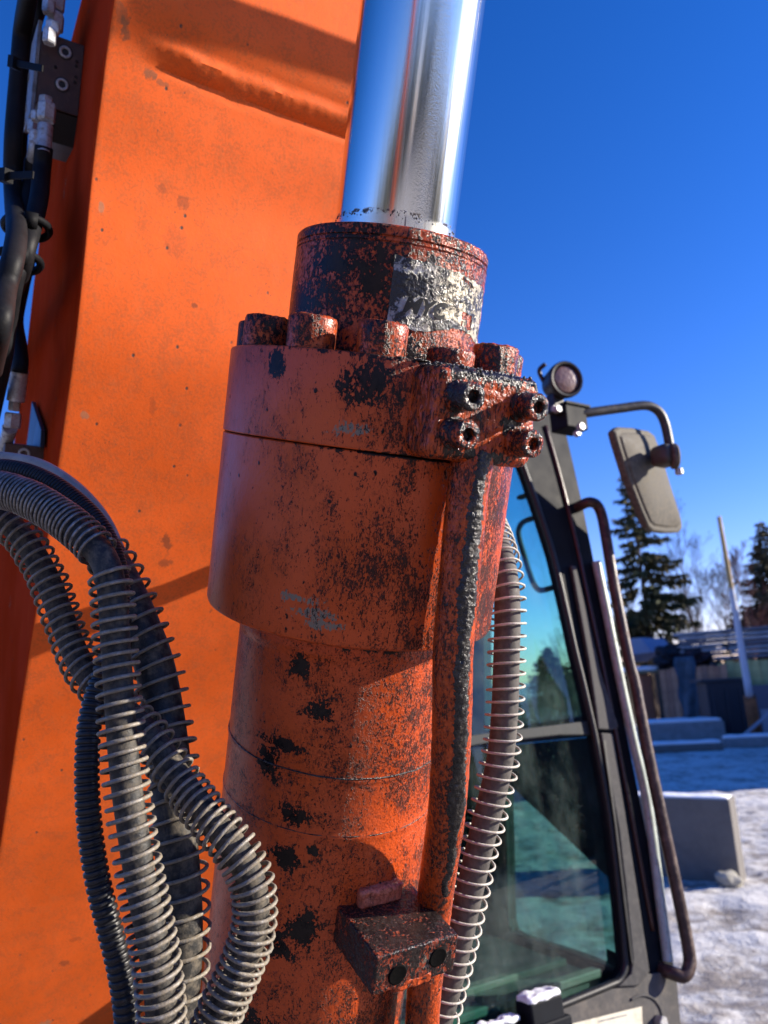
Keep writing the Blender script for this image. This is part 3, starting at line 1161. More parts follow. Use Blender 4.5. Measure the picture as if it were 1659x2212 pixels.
M_wirel = flat('bright_spring_wire', (0.47, 0.46, 0.41), 0.5, 0.2, 0.25, 90, dust=(0.42, 0.38, 0.32), dust_amt=0.30, bump=0.0004, bscale=700)
M_duct = flat('duct_plastic', (0.013, 0.013, 0.015), 0.40, 0.0, 0.2, 60, dust=(0.13, 0.115, 0.09), dust_amt=0.06, bump=0.0002)


def duct_bm(pts, r, pitch, depth):
    """split corrugated conduit"""
    path = resample(smooth_path(pts, 10), pitch / 10)
    bm = bmesh.new()
    T, N = frames(path)
    rings = []
    seg = 20
    for i, p in enumerate(path):
        ph = i % 10
        rr = r - depth * (1.0 if ph < 3 else (0.25 if ph in (3, 9) else 0.0))
        b = T[i].cross(N[i])
        rings.append([bm.verts.new(p + (N[i] * math.cos(2 * math.pi * k / seg) + b * math.sin(2 * math.pi * k / seg)) * rr) for k in range(seg)])
    for i in range(len(rings) - 1):
        for k in range(seg):
            bm.faces.new((rings[i][k], rings[i][(k + 1) % seg], rings[i + 1][(k + 1) % seg], rings[i + 1][k]))
    bmesh.ops.recalc_face_normals(bm, faces=bm.faces)
    return bm


def hose(pts, r, mat, label=None, seg=18, name='hydraulic_hose', parent=EXC):
    path = smooth_path([at(*p) for p in pts], 10)
    path = resample(path, 0.004)
    bm = bmesh.new()
    tube(bm, path, r, seg)
    bmesh.ops.recalc_face_normals(bm, faces=bm.faces)
    o = obj(name, bm, mat, parent)
    if label:
        o['label'] = label
    return o, path


# --- the four spring guarded hoses and two conduits on the left
# front hose
h1, p1 = hose([(-130, 1080, .60), (-60, 1058, .595), (0, 1058, .585), (60, 1076, .575), (120, 1110, .565), (175, 1152, .555), (212, 1190, .548), (233, 1230, .543), (243, 1290, .538),
               (250, 1400, .530), (257, 1500, .522), (264, 1600, .515), (274, 1700, .508), (288, 1800, .502), (304, 1900, .497), (324, 2000, .492), (341, 2100, .488), (350, 2215, .484), (352, 2400, .48)],
              0.0100, M_half, 'front black hose inside two lengths of steel spring')
obj('spring_guard', helix_bm(p1, 0.0134, 0.00125, lambda s: 0.0036 if s < 0.20 else (0.0040 if s < 0.26 else 0.0058), 0.0, 0.318, jitter=0.03), M_wire, h1)
obj('spring_guard', helix_bm(p1, 0.0143, 0.00148, lambda s: 0.0080 if s < 0.72 else 0.0066, 0.352, 1.0, jitter=0.05), M_wired, h1)
# second hose: comes from the left, passes behind and swings out to the right
h2, p2 = hose([(-120, 1060, .66), (-50, 1080, .655), (10, 1120, .65), (62, 1180, .64), (102, 1250, .63), (132, 1330, .62), (158, 1400, .61), (184, 1450, .60), (225, 1500, .59), (280, 1545, .58), (335, 1605, .565), (392, 1690, .55), (450, 1765, .535),
               (505, 1830, .525), (540, 1895, .520), (551, 1960, .517), (542, 2030, .514), (515, 2100, .511), (485, 2165, .508), (455, 2230, .506), (420, 2330, .505)],
              0.0098, M_dusty, 'dusty hose in a spring swinging out to the right')
obj('spring_guard', helix_bm(p2, 0.0145, 0.00145, lambda s: 0.0086 if s < 0.45 else (0.0085 if s < 0.62 else 0.0062), 0.0, 1.0, jitter=0.06, phase=1.0), M_wired, h2)
# wide black hose behind
h3, p3 = hose([(150, 1110, .68), (192, 1150, .668), (232, 1205, .655), (272, 1280, .642), (306, 1360, .633), (334, 1440, .625), (353, 1540, .615), (366, 1640, .60), (374, 1740, .585), (382, 1840, .575), (389, 1940, .568), (390, 2040, .562), (384, 2140, .556), (375, 2260, .55), (370, 2400, .548)],
              0.0160, M_half, 'wide black hose inside a loose spring')
obj('spring_guard', helix_bm(p3, 0.0192, 0.00150, 0.0132, 0.10, 1.0, jitter=0.05, phase=2.0, off=V((0.002, 0, 0))), M_wired, h3)
# narrow conduit over the top and its lower end
cd_, _ = None, None
cd_ = obj('corrugated_conduit', duct_bm([at(*p) for p in [(-110, 1040, .63), (-50, 1020, .625), (0, 1014, .62), (60, 1024, .615), (120, 1052, .61), (175, 1095, .605), (214, 1140, .60), (243, 1200, .595), (256, 1260, .59), (254, 1340, .585)]], 0.0087, 0.0026, 0.0009), M_duct, EXC, auto=35)
cd_['label'] = 'finely ribbed black conduit arching over the springs'
cd_ = obj('corrugated_conduit', duct_bm([at(*p) for p in [(262, 1330, .60), (240, 1410, .585), (212, 1490, .572), (194, 1560, .562), (188, 1650, .552), (190, 1740, .545), (199, 1830, .54), (215, 1920, .535), (238, 2010, .53), (260, 2100, .526), (275, 2210, .522), (280, 2400, .52)]], 0.0088, 0.0052, 0.0014), M_duct, EXC, auto=35)
cd_['label'] = 'coarsely ribbed black conduit hanging left of the springs'
h6, p6 = hose([(-100, 1000, .70), (-40, 990, .695), (20, 992, .69), (80, 1004, .685), (130, 1030, .68), (180, 1070, .675), (225, 1125, .67), (255, 1190, .665), (280, 1260, .66), (300, 1340, .655)], 0.0062, flat('pale_rim_skin', (0.30, 0.28, 0.25), 0.5, 0, 0.2, 60),  # pale tube put in as the sunlit rim along the conduit's top
              'pale thin tube standing in for the sunlit rim of the ribbed conduit')

# --- hose on the right beside the pipe, its spring in the sun
def over_plate(px, py, L):
    """the place L metres up the sun's path from a spot on the boom's plate, as (px, py, depth)"""
    q = plate_at(px, py) + SUN * L - CAM
    d = q.dot(CF)
    return (829.5 + FPX * q.dot(CR) / d, 1106 - FPX * q.dot(CU) / d, d)


h5, p5 = hose([over_plate(20, 1392, .30), over_plate(70, 1376, .33), over_plate(180, 1343, .35), over_plate(300, 1303, .36), over_plate(400, 1262, .36), over_plate(470, 1240, .38), (1010, 1062, .96), (1050, 1115, .87), (1078, 1185, .795), (1092, 1250, .765), (1096, 1330, .75), (1094, 1420, .742), (1091, 1520, .735), (1083, 1620, .73), (1066, 1710, .725), (1043, 1800, .72), (1020, 1900, .716), (1000, 1990, .712), (980, 2080, .71), (960, 2160, .708), (938, 2240, .706), (900, 2400, .70)],
              0.0128, flat('brown_black_rubber', (0.055, 0.050, 0.047), 0.55, 0.0, 0.25, 60, dust=(0.11, 0.10, 0.09), dust_amt=0.3, bump=0.0004), 'hose in a pale spring to the right of the oil pipe', seg=24)
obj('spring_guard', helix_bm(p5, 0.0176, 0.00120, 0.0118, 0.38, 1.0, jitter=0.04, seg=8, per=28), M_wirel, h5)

# unseen bar off the boom, added to cast the upper shadow band on its plate
bm = tube_bm([at(*p) for p in [(905, -470, 1.10), (1100, -490, 1.02), (1380, -480, .945), (1470, -450, .94), (1579, -361, .96), (1719, -256, 1.03), (1864, -134, 1.12), (1990, -30, 1.18)]], 0.0185, 12)
obj('shadow_bar', bm, M_black, BOOM)
bm = bmesh.new()  # unseen stick, set behind the camera for its red streak in the rod
for (za, zb, wa, wb, ya, yb) in ((0.9, 4.6, 0.16, 0.22, -2.0, -2.5),):
    ca, cb2 = V((-0.42, ya, za)), V((-0.30, yb, zb))
    r0_ = [bm.verts.new(ca + V((sx * wa / 2, sy * wa * 0.7, 0))) for sx, sy in ((-1, -1), (1, -1), (1, 1), (-1, 1))]
    r1_ = [bm.verts.new(cb2 + V((sx * wb / 2, sy * wb * 0.7, 0))) for sx, sy in ((-1, -1), (1, -1), (1, 1), (-1, 1))]
    for k in range(4):
        bm.faces.new((r0_[k], r0_[(k + 1) % 4], r1_[(k + 1) % 4], r1_[k]))
    bm.faces.new(r0_[::-1])
    bm.faces.new(r1_)
bmesh.ops.recalc_face_normals(bm, faces=bm.faces)
obj('stick_arm', bm, M_boom, EXC, smooth=False)

# ------------------------------------------------------------------ valve block, fittings and plain hoses on the boom's shaded side
UP = V((0, 0, 1))
q_tr = S(186, 98)
bo = basis(-SIDE, UP, FWD, q_tr)
hgt = 0.104
tilt = (Tn[30] if Tn[30].z > 0 else -Tn[30])
tilt = (tilt - SIDE * tilt.dot(SIDE)).normalized()
fw2 = SIDE.cross(tilt).normalized()
if fw2.dot(FWD) < 0:
    fw2 = -fw2
topr = S(184, 97)
cb_ = topr - SIDE * 0.026 - tilt * 0.046 - fw2 * 0.045
VB = obj('valve_block', box_bm(cb_, SIDE, tilt, fw2, 0.052, 0.092, 0.085, 0.0012), M_vblock, BOOM, smooth=False)
VB['label'] = 'brown valve block with two round screws'
for (px, py) in ((141, 113), (134, 183)):
    q = on_plane(px, py, cb_ + fw2 * 0.0425, fw2)
    obj('socket_screw', screw_bm(0.0078, 0.0022, 0.0044, 0.004, z_basis(fw2, q - fw2 * 0.0004), seg=30, fillet=0.0008), M_zinc, VB, auto=50)
    obj('screw_seat', screw_bm(0.0096, 0.0006, 0.0070, 0.0003, z_basis(fw2, q), seg=30, fillet=0.0002), M_black, VB, auto=50)
for (px, py) in ((166, 133), (165, 143), (164, 167), (162, 178), (120, 145)):
    q = on_plane(px, py, cb_ + fw2 * 0.0425, fw2)
    obj('port_mark', screw_bm(0.0022, 0.0004, 0.0012, 0.0003, z_basis(fw2, q), seg=14, fillet=0.0001), M_black, VB)
obj('cover_plate', box_bm(cb_ - SIDE * 0.0285, SIDE, tilt, fw2, 0.005, 0.118, 0.080, 0.001), M_plate, VB, smooth=False)
for k in (-0.03, 0.012, -0.048):
    q = cb_ - SIDE * 0.031 + tilt * k - fw2 * 0.030
    obj('hex_bolt', hexnut_bm(0.0065, 0.0075, z_basis(-SIDE, q)), M_zinc, VB, smooth=False)
obj('mount', prism_bm([topr - tilt * 0.093 - fw2 * 0.006, topr - tilt * 0.128 - fw2 * 0.02, topr - tilt * 0.128 - fw2 * 0.085, topr - tilt * 0.093 - fw2 * 0.09], -SIDE * 0.034), M_black, VB, smooth=False)


def fitting(px, py, d_off, r, L, up=True, nm='hex_nut', par=None):
    q = S(px, py, d_off)
    return obj(nm, hexnut_bm(r, L, z_basis(tilt if up else -tilt, q)), M_zinc, par or BOOM, smooth=False)


for (px, py, off, r, L) in ((118, 66, .040, .0105, .021), (113, 72, .052, .008, .012), (106, 95, .056, .0075, .016), (98, 232, .042, .0088, .013), (99, 262, .042, .0112, .022), (72, 290, .050, .0085, .018), (78, 262, .052, .007, .012), (74, 318, .052, .0075, .02),
                           (122, 24, .040, .0095, .026), (104, 30, .05, .008, .02)):
    fitting(px, py, off, r, L)


def shose(pts, r, mat=None, label=None, name='hydraulic_hose', seg=16):
    path = resample(smooth_path([S(*p) for p in pts], 10), 0.006)
    bm = bmesh.new()
    tube(bm, path, r, seg)
    bmesh.ops.recalc_face_normals(bm, faces=bm.faces)
    o = obj(name, bm, mat or M_rubber, EXC)
    if label:
        o['label'] = label
    return o


# hose ends: crimped ferrules then black hose
for pts in ([(98, 272, .042), (96, 300, .042), (94, 332, .042)], [(79, 300, .050), (77, 325, .050), (72, 352, .05)]):
    o = obj('hose_ferrule', tube_bm([S(*p) for p in pts], 0.0092, 16), M_zinc, BOOM, auto=40)
shose([(95, 318, .042), (90, 370, .042), (84, 430, .046), (72, 480, .052), (58, 530, .06), (45, 585, .062), (22, 650, .06), (-4, 720, .06), (-40, 800, .06)], 0.0108, label='plain black hose from the lower end of the valve block')
shose([(73, 345, .05), (68, 390, .05), (58, 450, .055), (46, 510, .06), (30, 560, .066), (8, 620, .07), (-20, 700, .07)], 0.0104, label='plain black hose beside the valve block hose')
shose([(92, -60, .06), (84, 0, .06), (66, 70, .06), (56, 140, .06), (48, 220, .06), (41, 300, .06), (38, 380, .058), (40, 440, .056), (46, 500, .06), (40, 560, .066), (26, 620, .07), (14, 700, .07), (4, 780, .07), (-20, 900, .07)], 0.0112, label='long black hose at the outer left edge of the boom')
shose([(72, -60, .075), (60, 0, .075), (48, 70, .075), (42, 140, .075), (35, 220, .075), (29, 300, .075), (27, 380, .072), (30, 440, .07), (36, 500, .074), (28, 560, .08), (12, 620, .085), (0, 700, .09), (-20, 800, .09)], 0.0108, label='outermost black hose against the sky')
shose([(62, 500, .045), (58, 560, .05), (46, 620, .05), (34, 690, .05), (40, 740, .048), (44, 780, .046), (42, 806, .046)], 0.0098, label='black hose bending to the lower fitting')
o = obj('hose_ferrule', tube_bm([S(*p) for p in ((42, 800, .046), (38, 830, .046), (34, 866, .046))], 0.0108, 16), M_zinc, BOOM, auto=40)
for (px, py, off, r, L) in ((30, 888, .046, .0075, .014), (26, 925, .046, .0105, .02), (16, 940, .046, .008, .014)):
    fitting(px, py, off, r, L)
obj('hose_ferrule', tube_bm([S(*p) for p in ((22, 925, .046), (12, 960, .046), (4, 1000, .046))], 0.0088, 16), M_zinc, BOOM, auto=40)
tr2 = S(96, 966)
obj('lower_block', box_bm(tr2 - SIDE * 0.024 - tilt * 0.03 - fw2 * 0.03, SIDE, tilt, fw2, 0.050, 0.06, 0.06, 0.0012), M_vblock, BOOM, smooth=False)
q = on_plane(52, 980, tr2, fw2)
obj('socket_screw', screw_bm(0.0078, 0.0022, 0.0044, 0.004, z_basis(fw2, q), seg=30, fillet=0.0008), M_zinc, BOOM, auto=50)
obj('shadow_sheet', prism_bm([S(66, 965, .003), S(97, 968, .003), S(99, 930, .003), S(86, 892, .003), S(78, 868, .003), S(72, 920, .003)], -SIDE * 0.006, 0.001), M_black, BOOM, smooth=False)  # dark sheet standing in for the shadow above the lower block


def tie(p_in, p_out, wdt=0.008, head=True):
    a_, b_ = S(*p_in), S(*p_out)
    d = (b_ - a_)
    L = d.length
    d.normalize()
    n_ = d.cross(tilt).normalized()
    bm = box_bm((a_ + b_) / 2, d, tilt, n_, L, wdt, 0.0025, 0.0008)
    if head:
        add_box(bm, a_, d, tilt, n_, 0.013, wdt * 1.7, 0.010)
    bmesh.ops.recalc_face_normals(bm, faces=bm.faces)
    return obj('cable_tie', bm, M_tie, BOOM, smooth=False)


tie((31, 136, .085), (92, 148, .06))
tie((12, 380, .09), (72, 378, .068))
for (px, py, off) in ((58, 492, .058), (38, 565, .066)):
    c = S(px, py, off)
    bm = bmesh.new()
    ring_pts = [c + fw2 * (0.030 * math.cos(a_ * math.pi / 12)) - SIDE * (0.024 * math.sin(a_ * math.pi / 12)) + tilt * 0.006 * math.cos(a_ * math.pi / 12) for a_ in range(25)]
    tube(bm, ring_pts, 0.0045, 8)
    add_box(bm, c + fw2 * 0.036, fw2, tilt, SIDE, 0.016, 0.016, 0.014)
    bmesh.ops.recalc_face_normals(bm, faces=bm.faces)
    obj('cable_tie', bm, M_tie, BOOM)

# ------------------------------------------------------------------ cab
BETA = R(6.7)
P_FR = at(1300, 1500, 2.0)
N_FR = (FWD * math.cos(BETA) + UP * math.sin(BETA)).normalized()
U_FR = (UP * math.cos(BETA) - FWD * math.sin(BETA)).normalized()


def PF(px, py, off=0.0):
    return on_plane(px, py, P_FR + N_FR * off, N_FR)


P_DR = P_FR + SIDE * 0.035


def PD(px, py, off=0.0):
    return on_plane(px, py, P_DR + SIDE * off, SIDE)


M_cab = flat('cab_shaded_paint', (0.008, 0.0095, 0.013), 0.6, 0.0, 0.2, 20, dust=(0.03, 0.029, 0.028), dust_amt=0.02, bump=0.0002, spec=0.10)  # near-black base also holds the shade the rails throw on the pillar
M_cabg = flat('cab_dusty_grey', (0.075, 0.072, 0.070), 0.7, 0.0, 0.15, 14, dust=(0.14, 0.125, 0.11), dust_amt=0.22, bump=0.0003, spec=0.12)
M_mould = flat('grey_moulding', (0.055, 0.054, 0.055), 0.65, 0.0, 0.15, 30, dust=(0.10, 0.095, 0.09), dust_amt=0.2, spec=0.12)
M_rail = flat('pale_rail', (0.36, 0.42, 0.40), 0.4, 0.1, 0.15, 30, dust=(0.22, 0.21, 0.19), dust_amt=0.15)
M_hand = flat('rail_reflect_paint', (0.045, 0.026, 0.022), 0.35, 0.0, 0.3, 26, dust=(0.16, 0.11, 0.09), dust_amt=0.16)  # reddish tint puts the orange machine's reflection into the rail colour
M_inner = flat('cab_trim', (0.020, 0.024, 0.026), 0.7, 0.0, 0.3, 12, dust=(0.06, 0.065, 0.06), dust_amt=0.2)
M_sill = flat('floor_mat', (0.045, 0.045, 0.040), 0.7, 0.0, 0.3, 10, dust=(0.09, 0.09, 0.075), dust_amt=0.25)
M_mirr = flat('mirror_shell', (0.072, 0.066, 0.055), 0.6, 0.0, 0.1, 40, dust=(0.14, 0.125, 0.10), dust_amt=0.25, spec=0.15)
M_snow_l = flat('snow_lump', (0.78, 0.80, 0.84), 0.8, 0.0, 0.05, 60, bump=0.002, bscale=120)


def glass(name, tint, dirt=0.05, refl=1.0):
    M_ = Mat(name)
    t = M_.n('ShaderNodeBsdfTransparent')
    t.inputs[0].default_value = (*tint, 1)
    g = M_.n('ShaderNodeBsdfGlossy')
    g.inputs['Roughness'].default_value = 0.01
    fr = M_.n('ShaderNodeFresnel')
    fr.inputs[0].default_value = 1.5
    mx = M_.n('ShaderNodeMixShader')
    ge = M_.n('ShaderNodeNewGeometry')           # only the face turned to the eye mirrors the yard
    front = M_.math('SUBTRACT', 1.0, ge.outputs['Backfacing'])
    M_.l(M_.math('MULTIPLY', fr.outputs[0], front), mx.inputs[0])
    M_.l(t.outputs[0], mx.inputs[1])
    M_.l(g.outputs[0], mx.inputs[2])
    d = M_.n('ShaderNodeBsdfDiffuse')
    d.inputs[0].default_value = (0.35, 0.38, 0.34, 1)
    m2 = M_.n('ShaderNodeMixShader')
    v = M_.coord()
    k = M_.math('MULTIPLY', M_.step(M_.noise(M_.coord(scale=(1, 1, 0.5)), 7, 6, 0.7), 0.40, 0.75), dirt)
    k = M_.math('ADD', k, M_.math('MULTIPLY', M_.step(M_.noise(v, 90, 4, 0.7), 0.62, 0.72), dirt * 1.5))
    M_.l(k, m2.inputs[0])
    M_.l(mx.outputs[0], m2.inputs[1])
    M_.l(d.outputs[0], m2.inputs[2])
    M_.l(m2.outputs[0], M_.out.inputs[0])
    return M_.m


M_glass = glass('tinted_glass', (0.60, 0.88, 0.86), 0.09)
M_glass2 = glass('door_glass', (0.80, 0.93, 0.91), 0.03)

M_glass3 = glass('door_glass_lower', (0.50, 0.60, 0.57), 0.10)

BK = -FWD
# front frame: pillar with the panel under the windscreen
glass_edge = [(1122, 985), (1142, 1040), (1168, 1115), (1195, 1200), (1219, 1300), (1241, 1400), (1258, 1470), (1274, 1540), (1285, 1590), (1306, 1700), (1322, 1800), (1336, 1920), (1350, 2060), (1350, 2092), (1338, 2118)]
low_edge = [(1318, 2128), (1250, 2156), (1180, 2184), (1040, 2236), (880, 2300)]
outer = [(880, 2620), (1500, 2620), (1484, 2350), (1470, 2212), (1462, 2120), (1440, 2020), (1412, 1880), (1384, 1740), (1350, 1570), (1322, 1420), (1298, 1290), (1276, 1180), (1258, 1090), (1240, 1010), (1226, 950), (1214, 900), (1200, 874), (1150, 866), (1106, 880), (1108, 940)]
bm = prism_bm([PF(*p) for p in glass_edge + low_edge + outer], -N_FR * 0.030)
CAB = obj('cab', bm, M_cab, EXC, smooth=False)
CAB['label'] = 'dark grey operator cab with tinted windscreen'
# dusty panel skin below the windscreen
bm = prism_bm([PF(*p, 0.004) for p in [(1392, 2104), (1352, 2128), (1318, 2136), (1250, 2164), (1180, 2192), (1040, 2244), (900, 2300), (900, 2600), (1494, 2600), (1480, 2350), (1466, 2212), (1458, 2120), (1440, 2098)]], N_FR * 0.006, 0.002)
obj('front_panel', bm, M_cabg, CAB, smooth=False)
# gasket along the glass
gp = resample(smooth_path([PF(*p, 0.004) for p in glass_edge + low_edge], 6), 0.012)
bm = bmesh.new()
tube(bm, gp, 0.0085, 10)
obj('gasket', bm, M_black, CAB)
# moulding strips
bm = prism_bm([PF(*p, 0.002) for p in [(1228, 1223), (1238, 1225), (1262, 1330), (1290, 1450), (1330, 1572), (1316, 1578), (1286, 1576), (1282, 1540), (1266, 1430), (1246, 1320)]], N_FR * 0.012, 0.003)
obj('moulding', bm, M_mould, CAB, smooth=False)
bm = prism_bm([PF(*p, 0.002) for p in [(1290, 1584), (1316, 1586), (1336, 1720), (1358, 1860), (1378, 1990), (1394, 2098), (1370, 2128), (1326, 2130), (1354, 2102), (1358, 2070), (1344, 1930), (1328, 1790), (1310, 1690)]], N_FR * 0.014, 0.003)
obj('moulding', bm, M_mould, CAB, smooth=False)
bm = prism_bm([PF(*p, 0.014) for p in [(1362, 2080), (1366, 2084), (1352, 1960), (1330, 1780), (1306, 1600), (1301, 1600), (1326, 1780), (1347, 1960)]], N_FR * 0.004)
obj('moulding_groove', bm, M_black, CAB, smooth=False)
# pale rail on the outer corner
bm = tube_bm([PF(*p, 0.012) for p in [(1288, 1214), (1306, 1300), (1331, 1426), (1366, 1592), (1399, 1740), (1427, 1952), (1443, 2076)]], 0.0125, 16)
obj('drip_rail', bm, M_rail, CAB, auto=50)
# seam line on the pillar; its red brown stands in for the boom's reflection
bm = tube_bm([PF(*p, 0.002) for p in [(1178, 920), (1212, 1040), (1246, 1180), (1276, 1320), (1306, 1460), (1340, 1640), (1380, 1850), (1410, 2010)]], 0.006, 8)
obj('reflection_seam', bm, flat('seam_reflection', (0.05, 0.018, 0.014), 0.3), CAB)
# grab rail
bm = tube_bm([PF(*p) for p in [(1240, 1100, -.02), (1256, 1091, .02), (1274, 1085, .045), (1290, 1092, .05), (1301, 1118, .05), (1312, 1178, .05), (1329, 1280, .05), (1358, 1425, .05), (1372, 1480, .05), (1399, 1623, .05), (1436, 1798, .05), (1468, 1951, .05), (1488, 2055, .05), (1488, 2090, .05),
                                (1476, 2108, .045), (1452, 2102, .03), (1428, 2094, .0)]], 0.0150, 18, rfun=None)
o = obj('grab_rail', bm, M_hand, CAB)
o['label'] = 'long dark grab rail outside the pillar'
# windscreen divider
bm = prism_bm([PF(*p, -0.004) for p in [(860, 1640), (1050, 1606), (1210, 1588), (1284, 1588), (1278, 1556), (1200, 1566), (1050, 1584), (860, 1612)]], -N_FR * 0.03, 0.003)
obj('windscreen_bar', bm, M_inner, CAB, smooth=False)
# panes
bm = prism_bm([PF(*p, -0.020) for p in [(860, 960), (1116, 975), (1142, 1040), (1168, 1115), (1195, 1200), (1219, 1300), (1241, 1400), (1258, 1470), (1276, 1545), (1282, 1580), (860, 1630)]], -N_FR * 0.005)
obj('windscreen', bm, M_glass, CAB, smooth=False)
bm = prism_bm([PF(*p, -0.020) for p in [(860, 1632), (1284, 1582), (1306, 1700), (1322, 1800), (1336, 1920), (1352, 2070), (1352, 2105), (1320, 2132), (1180, 2190), (860, 2310)]], -N_FR * 0.005)
obj('lower_windscreen', bm, M_glass, CAB, smooth=False)
# left post (behind the cylinder), roof and back of the cab
WID = 0.80
lp = P_FR - SIDE * WID
zt = PF(1200, 874).z
zb = PF(1462, 2500).z
q0, q1 = PF(1210, 880), PF(1450, 2300)
bm = bmesh.new()
for (a_, b_) in ((q0 - SIDE * WID, q1 - SIDE * WID),):
    vs_ = [a_, a_ + SIDE * 0.08, b_ + SIDE * 0.08, b_]
    f0 = [bm.verts.new(p) for p in vs_]
    f1 = [bm.verts.new(p + BK * 0.1) for p in vs_]
    bm.faces.new(f0)
    bm.faces.new(f1[::-1])
    for i in range(4):
        bm.faces.new((f0[i], f1[i], f1[(i + 1) % 4], f0[(i + 1) % 4]))
bmesh.ops.recalc_face_normals(bm, faces=bm.faces)
obj('corner_post', bm, M_cab, CAB, smooth=False)
DEP = 1.55
rc = q0 - SIDE * (WID / 2) + BK * (DEP / 2 + 0.03)
bm = box_bm(V((rc.x, rc.y, zt - 0.035)), SIDE, FWD, UP, WID + 0.0, DEP - 0.06, 0.06, 0.02)
obj('roof', bm, M_cab, CAB, smooth=False)
# door side: rail, dark quarter, posts and lower skin, all with thickness
th_ = SIDE * 0.035
for nm, pts in (('door_rail', [(1300, 1540), (1020, 1582), (1020, 1616), (1302, 1588)]),
                ('door_quarter', [(1302, 1590), (1020, 1618), (1020, 1640), (1088, 1684), (1322, 1905), (1344, 1890)]),
                ('door_post', [(1012, 960), (1040, 958), (1046, 1578), (1060, 1665), (1090, 1690), (1093, 1800), (1097, 1990), (1104, 2010), (1040, 2060), (1000, 2050)]),
                ('door_skin', [(1104, 2012), (1120, 2022), (1240, 2062), (1356, 2106), (1372, 2160), (1380, 2330), (1000, 2280), (1000, 2052)])):
    obj(nm, prism_bm([PD(*p) for p in pts], th_, 0.003), M_inner if nm != 'door_rail' else M_mould, CAB, smooth=False)
bm = tube_bm([PD(*p, -0.004) for p in [(1088, 1690), (1093, 1800), (1097, 1980), (1104, 2008), (1122, 2022), (1240, 2062), (1352, 2104)]], 0.006, 8)
obj('door_seal', bm, M_sill, CAB)
obj('door_glass', prism_bm([PD(*p, 0.015) for p in [(1040, 900), (1190, 880), (1300, 1545), (1044, 1580)]], SIDE * 0.005), M_glass2, CAB, smooth=False)
obj('door_glass', prism_bm([PD(*p, 0.015) for p in [(1086, 1680), (1325, 1905), (1362, 2110), (1110, 2020), (1096, 1995)]], SIDE * 0.005), M_glass3, CAB, smooth=False)
obj('note_card', prism_bm([PD(*p, -0.004) for p in [(1310, 2050), (1345, 2066), (1352, 2098), (1312, 2082)]], SIDE * 0.004), M_inner, CAB, smooth=False)
# rear side wall, back wall, floor, seat
c0 = PD(1012, 1500)
bw = c0 + BK * 0.42
bm = box_bm(V((bw.x, bw.y, (zt + zb) / 2 - 0.25)), BK, SIDE, UP, 0.83, 0.04, zt - zb - 0.55, 0.004)
obj('rear_side_panel', bm, M_inner, CAB, smooth=False)
rb = P_FR + BK * DEP - SIDE * (WID / 2)
bm = box_bm(V((rb.x, rb.y, zb + 0.45)), SIDE, FWD, UP, WID, 0.04, 0.9, 0.004)
obj('rear_panel', bm, M_inner, CAB, smooth=False)
zf = PF(1250, 2175).z - 0.06
fc = P_FR + BK * (DEP / 2 + 0.05) - SIDE * (WID / 2 - 0.0)
bm = box_bm(V((fc.x, fc.y, zf)), SIDE, FWD, UP, WID - 0.02, DEP - 0.1, 0.05, 0.004)
obj('cab_floor', bm, M_sill, CAB, smooth=False)
for k, (dz, df, wd_) in enumerate(((0.035, 0.10, 0.03), (0.03, 0.22, 0.03))):  # paler strips standing in for sunlit patches on the cab floor
    cc = P_FR + BK * df - SIDE * 0.35
    obj('lit_floor_strip', box_bm(V((cc.x, cc.y, zf + dz)), SIDE, FWD, UP, 0.66, wd_, 0.02, 0.004), flat('lit_strip_trim', (0.10, 0.10, 0.075), 0.7), CAB, smooth=False)
sc_ = P_FR + BK * 0.95 - SIDE * 0.42
obj('seat_cushion', round_box(0.48, 0.46, 0.14, 0.05, 8, basis(SIDE, FWD, UP, V((sc_.x, sc_.y, zf + 0.45)))), M_inner, CAB)
obj('seat_backrest', round_box(0.46, 0.14, 0.62, 0.05, 8, basis(SIDE, FWD, UP, V((sc_.x, sc_.y, zf + 0.80)) + BK * 0.24)), M_inner, CAB)
obj('side_console', round_box(0.16, 0.6, 0.40, 0.03, 8, basis(SIDE, FWD, UP, V((sc_.x, sc_.y, zf + 0.42)) + SIDE * 0.30 + FWD * 0.1)), M_inner, CAB)
bm = tube_bm([V((sc_.x, sc_.y, zf + 0.62)) + SIDE * 0.28 + FWD * 0.36, V((sc_.x, sc_.y, zf + 0.74)) + SIDE * 0.28 + FWD * 0.38, V((sc_.x, sc_.y, zf + 0.80)) + SIDE * 0.28 + FWD * 0.385], 0.018, 10)
obj('control_lever', bm, M_black, CAB)
# grab loop and latches seen through the windscreen
bm = tube_bm([PD(*p, -0.03) for p in [(1215, 1102), (1190, 1110), (1150, 1120), (1130, 1128), (1121, 1142), (1121, 1160), (1132, 1200), (1146, 1244), (1156, 1266), (1170, 1275), (1205, 1266), (1240, 1258)]], 0.0085, 12)
obj('window_loop', bm, M_inner, CAB)
obj('window_latch', round_box(0.045, 0.03, 0.055, 0.006, 4, basis(FWD, SIDE, UP, PD(1158, 1068, -0.03))), M_inner, CAB)
obj('window_latch', round_box(0.05, 0.02, 0.014, 0.005, 4, basis(FWD, SIDE, UP, PD(1132, 1072, -0.03))), M_inner, CAB)
obj('window_latch', round_box(0.035, 0.03, 0.045, 0.006, 4, basis(FWD, SIDE, UP, PD(1190, 1160, -0.03))), M_black, CAB)

